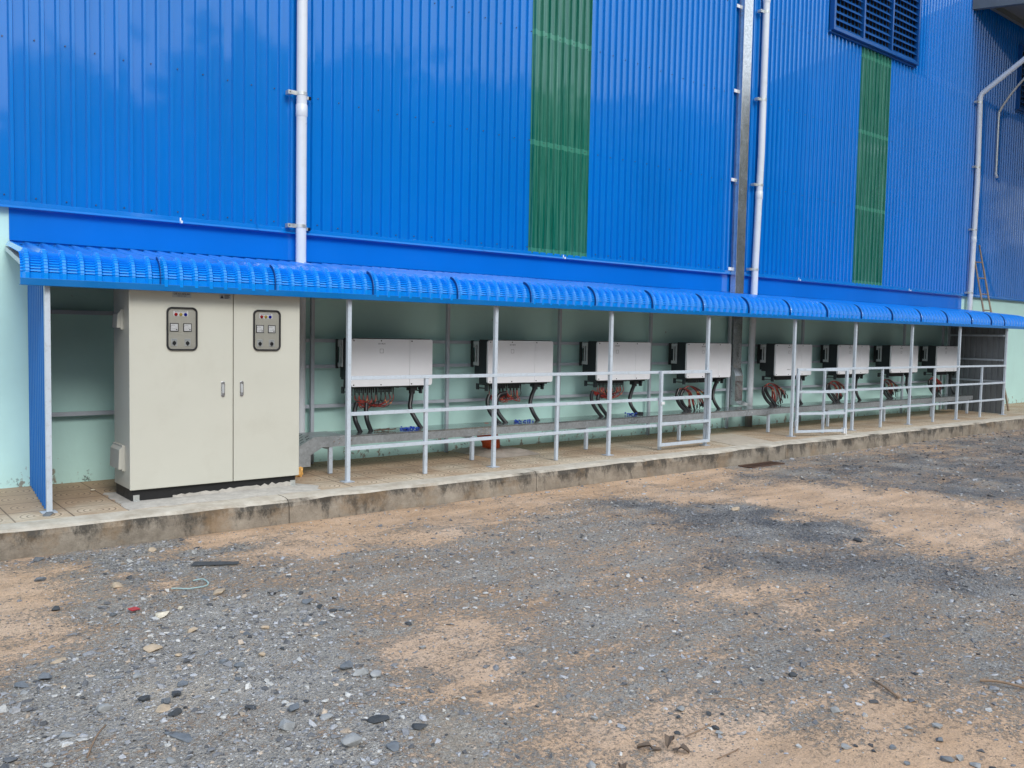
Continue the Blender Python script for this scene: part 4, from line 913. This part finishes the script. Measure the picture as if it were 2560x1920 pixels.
    if nm == 'left':
        o = ch(MB().box(2.44, 2.60, -1.2842, -1.2833, 1.722, 1.765), 'name_plate', M_label)
        text('lettering', 'DB-AC-SOLAR', .0215, (2.52, -1.2847, 1.7505), M_ink, o); text('lettering', 'DIEN MAT TROI', .010, (2.52, -1.2847, 1.7335), M_ink, o)
        o = ch(MB().box(2.845, 2.945, -1.2842, -1.2833, 1.722, 1.765), 'warning_sticker', M_label)
        w_ = MB().prism([(2.852, 1.728), (2.882, 1.728), (2.867, 1.760)], 1, -1.2846, -1.2842)
        for zz, xx in ((1.757, 2.94), (1.748, 2.93), (1.739, 2.935), (1.730, 2.925)): w_.box(2.888, xx, -1.2846, -1.2842, zz - .0022, zz + .0022)
        w_.build('printing', M_ink, o)
# filtered vents on the side, floor fixings
def hood(y0_, y1_, z0_, z1_):
    q = MB().prism([(y0_, z0_), (y1_, z0_), (y1_, z1_), (y0_, z1_)], 0, 2.083, 2.105); 
    q.add([(2.083, y0_ + .01, z0_ + .015), (2.083, y1_ - .01, z0_ + .015), (2.083, y1_ - .01, z1_ - .015), (2.083, y0_ + .01, z1_ - .015), (2.055, y0_ + .01, z0_ + .015), (2.055, y1_ - .01, z0_ + .015), (2.062, y1_ - .01, z1_ - .04), (2.062, y0_ + .01, z1_ - .04)],
          [(4, 5, 6, 7), (7, 6, 2, 3), (0, 4, 7, 3), (1, 2, 6, 5), (0, 1, 5, 4)]); cpart(q, 'side_vent_hood', M_cab2, bevel=.002)
hood(-1.07, -.90, 1.44, 1.61); hood(-1.09, -.80, .24, .46)
for x in (2.15, 3.555):
    q = MB().box(x - .025, x + .025, -1.285, -1.247, .005, .010).box(x - .025, x + .025, -1.252, -1.247, .010, .055).tube([(x, -1.27, .010), (x, -1.27, .02)], .008, 6); cpart(q, 'floor_bracket', M_clamp)

# ------------------------------------------------------------------ things lying about under the shelter
oc = MB(); P = bez([(6.62, -.30, -.05), (6.61, -.34, .05), (6.56, -.40, .14), (6.46, -.48, .22), (6.34, -.55, .30)], 14)
tag(MB().tube(P, .1, 20, True, lambda i: .105 * (1.06 if (i // 2) % 2 else .93)).build('corrugated_pipe', M_orange), 'thick orange corrugated pipe coming out of the mortar under the tray', 'pipe')
mh = []
bm_ = bmesh.new(); bmesh.ops.create_grid(bm_, x_segments=24, y_segments=24, size=1)
for v in bm_.verts:
    r_ = max(abs(v.co.x), abs(v.co.y)); h_ = max(0, 1 - r_) ** .8
    v.co = Vector((6.60 + v.co.x * .38 + (0 if v.co.y > 0 else .03), -.42 + v.co.y * .42, .002 + min(.055, h_ * .11) + .004 * float(vnoise(np.array(v.co.x), np.array(v.co.y), 9.0)) * (h_ > .02)))
me = bpy.data.meshes.new('mortar_mound'); bm_.to_mesh(me); bm_.free(); me.materials.append(M_mortar); o = bpy.data.objects.new('mortar_mound', me); COL.objects.link(o)
tag(o, 'low brown mound of mortar on the tiles round the orange pipe', 'mortar')
def caps(x, y, n, spread, label):
    q = MB(); r = random.Random(int(x * 100))
    for _ in range(n):
        a = Vector((x + r.gauss(0, spread), y + r.gauss(0, .03), ZT + r.uniform(.004, .022))); d = Vector((r.gauss(0, 1), r.gauss(0, 1), r.gauss(0, .4))).normalized() * .018
        q.tube([a, a + d], .007, 6)
    tag(q.build('plastic_caps', M_bits), label, 'plastic caps', 'blue caps left on the tray lid')
caps(5.22, -.64, 46, .062, 'long heap of blue plastic caps on the tray under the first inverter'); caps(6.82, -.60, 14, .03, 'left of two small heaps of blue caps on the tray under the second inverter')
caps(6.94, -.64, 14, .028, 'right of two small heaps of blue caps on the tray under the second inverter'); caps(8.84, -.59, 22, .045, 'heap of blue caps on the tray under the third inverter')
tag(MB().tube([(9.05, -.58, ZT + .001), (9.05, -.58, ZT + .028)], .035, 16).build('tape_roll', M_black), 'small black tape roll on the tray under the third inverter', 'tape roll')
q = MB(); 
for k in range(5): a = Vector((4.78 + k * .04, -.64 + random.uniform(-.02, .02), ZT + .008)); q.bar(a, a + Vector((.09, random.uniform(-.03, .03), .012)), .02, .01)
tag(q.build('scrap', M_leaf), 'brown scrap of packing on the tray under the first inverter', 'scrap')
bm_ = bmesh.new(); bmesh.ops.create_icosphere(bm_, subdivisions=3, radius=.05)
for v in bm_.verts: v.co *= 1 + .16 * math.sin(v.co.x * 120) * math.sin(v.co.z * 140 + 1) + random.uniform(-.05, .05)
me = bpy.data.meshes.new('foam_plug'); bm_.to_mesh(me); bm_.free(); me.materials.append(M_foam); o = bpy.data.objects.new('foam_plug', me); COL.objects.link(o); o.location = (3.83, -.80, .05); o.scale = (.8, .9, 1.3)
tag(o, 'orange yellow lump of foam below the tray elbow beside the cabinet', 'foam')
tag(stone(3.05, -.3, .02, M_sw, 'crumb of white plaster on the floor behind the cabinet', None, .6, 1.2, 0, 901)); tag(stone(1.98, -.55, .03, M_sw, 'crumb of white plaster on the tiles left of the cabinet', None, .5, 1.2, 0, 902))
tag(stone(12.7, -.62, .022, M_sd, 'small dark stone on the tiles beside a tray leg', None, .8, 1.1, 0, 903))
# drain grate in front of the kerb
dg_ = tag(empty('drain_grate', (9.83, -2.04, -.205)), 'rusty iron drain grate in the ground against the kerb', 'drain grate')
MB().box(-.33, .33, -.09, .09, .0, .004).build('drain_pit', M_dark, dg_)
q = MB().box(-.36, .36, -.11, -.09, .0, .014).box(-.36, .36, .09, .11, .0, .014).box(-.36, -.33, -.09, .09, .0, .014).box(.33, .36, -.09, .09, .0, .014)
for i in range(16): q.box(-.32 + i * .042, -.306 + i * .042, -.089, .089, .005, .011)
q.build('bars', M_rust, dg_)
# bamboo ladder
la = tag(empty('ladder', (20.2, -.97, 0)), 'weathered bamboo ladder leaning on the far right wall beside the downpipe', 'ladder')
def lp(side, t):
    a = Vector((20.24, -1.0, .01)) if side else Vector((19.86, -1.0, .01)); b2 = Vector((20.62, -.06, 3.66)) if side else Vector((20.36, -.06, 3.44)); p = a.lerp(b2, t); return (p.x - 20.2, p.y + .97, p.z)
for sd_ in (0, 1):
    MB().tube([lp(sd_, i / 36) for i in range(37)], .021, 8, True, lambda i: .0215 - .00012 * i + (.0035 if i % 3 == 0 else 0)).build('rail', M_bamboo, la)
for z in (.35, .71, 1.08, 1.44, 1.81, 2.18, 2.54, 2.90, 3.26):
    a, b2 = Vector(lp(0, z / 3.44)), Vector(lp(1, z / 3.66)); e = (b2 - a) * .06; MB().tube([a - e, b2 + e], .013, 8).build('rung', M_bamboo, la)

# ------------------------------------------------------------------ litter on the yard
def gz(x, y): return float(gheight(np.array(x), np.array(y)))
def leaf(x, y, l_, w, rz, lift, label, mat=M_leaf):
    k = 9; q = MB(); vs = []
    for i in range(k):
        t = i / (k - 1); ww = w * math.sin(math.pi * min(.97, t * .9 + .06)) ** .7; zz = lift * math.sin(t * 3.0) + .006
        for s_i in (-1, 0, 1): vs.append((t * l_ - l_ / 2, s_i * ww / 2, zz + (.012 if s_i else 0) * (1 if t < .6 else -.4)))
    n = len(vs); vs += [(a, b2, c - .0015) for a, b2, c in vs]
    fs = [(i * 3 + j, i * 3 + j + 1, (i + 1) * 3 + j + 1, (i + 1) * 3 + j) for i in range(k - 1) for j in (0, 1)]; fs += [tuple(n + a for a in reversed(f)) for f in fs]
    o = q.add(vs, fs).build('dry_leaf', mat); o.location = (x, y, gz(x, y)); o.rotation_euler = (0, 0, rz); tag(o, label, 'leaf', 'curled dry leaves in the foreground')
leaf(2.66, -6.53, .10, .032, -.65, .010, 'flat grey brown dry leaf, leftmost of three in the foreground')
leaf(2.755, -6.555, .08, .04, .5, .03, 'raised dry leaf in the middle of the three foreground leaves')
leaf(2.74, -6.63, .07, .035, 1.9, .015, 'curled dry leaf, rightmost and lowest of the three foreground leaves')
leaf(2.45, -6.58, .06, .03, 1.0, .02, 'small dark shrivelled leaf on the bottom edge of the photo')
def twig(a, b2, r, label):
    P = [Vector((*a, gz(*a) + r + .006)), None, Vector((*b2, gz(*b2) + r + .004))]; P[1] = (P[0] + P[2]) / 2 + Vector((random.uniform(-.02, .02), random.uniform(-.02, .02), .012))
    tag(MB().tube(bez(P, 7), r, 6).build('twig', M_twig), label, 'twig')
twig((4.05, -6.74), (3.95, -6.92), .006, 'thick curved twig on the gravel at lower right'); twig((4.48, -7.06), (4.60, -7.24), .007, 'pale branching twig near the right edge of the photo')
twig((2.78, -6.78), (2.93, -6.77), .003, 'thin twig at the bottom right of the dry leaves'); twig((2.85, -6.56), (3.02, -6.56), .003, 'thin twig rising right behind the dry leaves')
twig((3.2, -6.38), (3.33, -6.54), .0025, 'thin straw coloured twig above the dry leaves'); twig((.95, -5.05), (.82, -5.3), .004, 'pale straw at the lower left gravel')
o = MB().add([(-.15, -.02, 0), (.17, -.012, .004), (.17, .015, .014), (-.13, .02, .016), (-.15, -.02, -.004), (.17, -.012, 0), (.17, .015, .01), (-.13, .02, .012)], [(0, 1, 2, 3), (7, 6, 5, 4), (0, 4, 5, 1), (1, 5, 6, 2), (2, 6, 7, 3), (3, 7, 4, 0)]).build('rubber_strip', M_sd)
o.location = (2.19, -2.92, gz(2.19, -2.92) + .012); o.rotation_euler = (0, 0, -.55); tag(o, 'dark flat strip of scrap lying on the upper left gravel', 'scrap strip')
P = bez([(1.78, -3.30, 0), (1.88, -3.36, 0), (2.0, -3.33, 0), (2.01, -3.22, 0), (1.95, -3.20, 0)], 6)
M_cyan = simple('cyan_cord', (.34, .50, .49), .6)
o = MB().tube([(p.x, p.y, gz(p.x, p.y) + .014) for p in P], .004, 6).build('cord', M_cyan); tag(o, 'short pale turquoise cord bent into a loop on the left gravel', 'cord')
o = MB().box(-.03, .03, -.018, .018, .0, .006).build('wrapper', simple('red_wrapper', (.42, .03, .04), .4)); o.location = (1.47, -3.6, gz(1.47, -3.6) + .018); o.rotation_euler = (.2, .1, .5); tag(o, 'tiny red and white wrapper on the left gravel', 'wrapper')

# ------------------------------------------------------------------ trees across the yard (seen only as the dark skyline mirrored in the cladding)
M_crown = simple('foliage', (.045, .075, .03), .7, var=.4, scale=2); M_bark = simple('bark', (.10, .075, .055), .9, var=.3)
def crown_mesh(seed, h):
    r = np.random.default_rng(seed); n = 5200
    cl_ = r.normal(0, 1, (16, 3)) * np.array([.20, .20, .24]) * h + np.array([0, 0, .52 * h]); c = cl_[r.integers(0, 16, n)] + r.normal(0, 1, (n, 3)) * .085 * h
    s = r.uniform(.35, .8, n); A = r.normal(0, 1, (n, 3)); A /= np.linalg.norm(A, axis=1)[:, None]; B = np.cross(A, r.normal(0, 1, (n, 3))); B /= np.linalg.norm(B, axis=1)[:, None]
    v = np.stack([c + A * s[:, None], c + B * s[:, None] * .6, c - A * s[:, None], c - B * s[:, None] * .6], 1).reshape(-1, 3)
    return v, np.arange(4 * n).reshape(-1, 4)
def make_tree(seed, h):
    t = empty('tree'); v, f = crown_mesh(seed, h); o = npmesh('crown', v, f, M_crown); o.parent = t
    q = MB().tube([(0, 0, -.3), (.05, 0, h * .25), (-.05, .1, h * .6)], .2, 8, True, lambda i: (.28, .2, .09)[i])
    for k in range(6): a = k * 1.05; q.tube([(0, 0, h * (.28 + .03 * k)), (math.cos(a) * h * .2, math.sin(a) * h * .2, h * (.55 + .02 * k))], .07, 6, True, lambda i: (.08, .03)[i])
    q.build('trunk', M_bark, t); return t
protos = [make_tree(3, 12), make_tree(8, 12), make_tree(15, 12)]
TX = [(3, 8), (7, 9.5), (11, 11), (15, 12.5), (19, 13.5), (23, 13), (27, 12), (31, 12.5), (35, 13), (40, 14), (45, 14.5), (50, 15), (56, 15.5), (62, 16), (69, 16), (76, 17), (-1, 8), (-6, 9)] + [(5 + 4.5 * k, 8 + min(k, 4) * 1.3) for k in range(14)]
for i, (x, h) in enumerate(TX):
    o = protos[i] if i < 3 else copy_tree(protos[i % 3]); o.location = (x, (-29 if i < 18 else -32.5) + 1.2 * math.sin(i * 2.1), -.2); o.scale = (h / 12,) * 3; o.rotation_euler = (0, 0, i * 1.3)
    tag(o, 'leafy tree in the row across the yard opposite the warehouse', 'tree', 'trees across the yard')
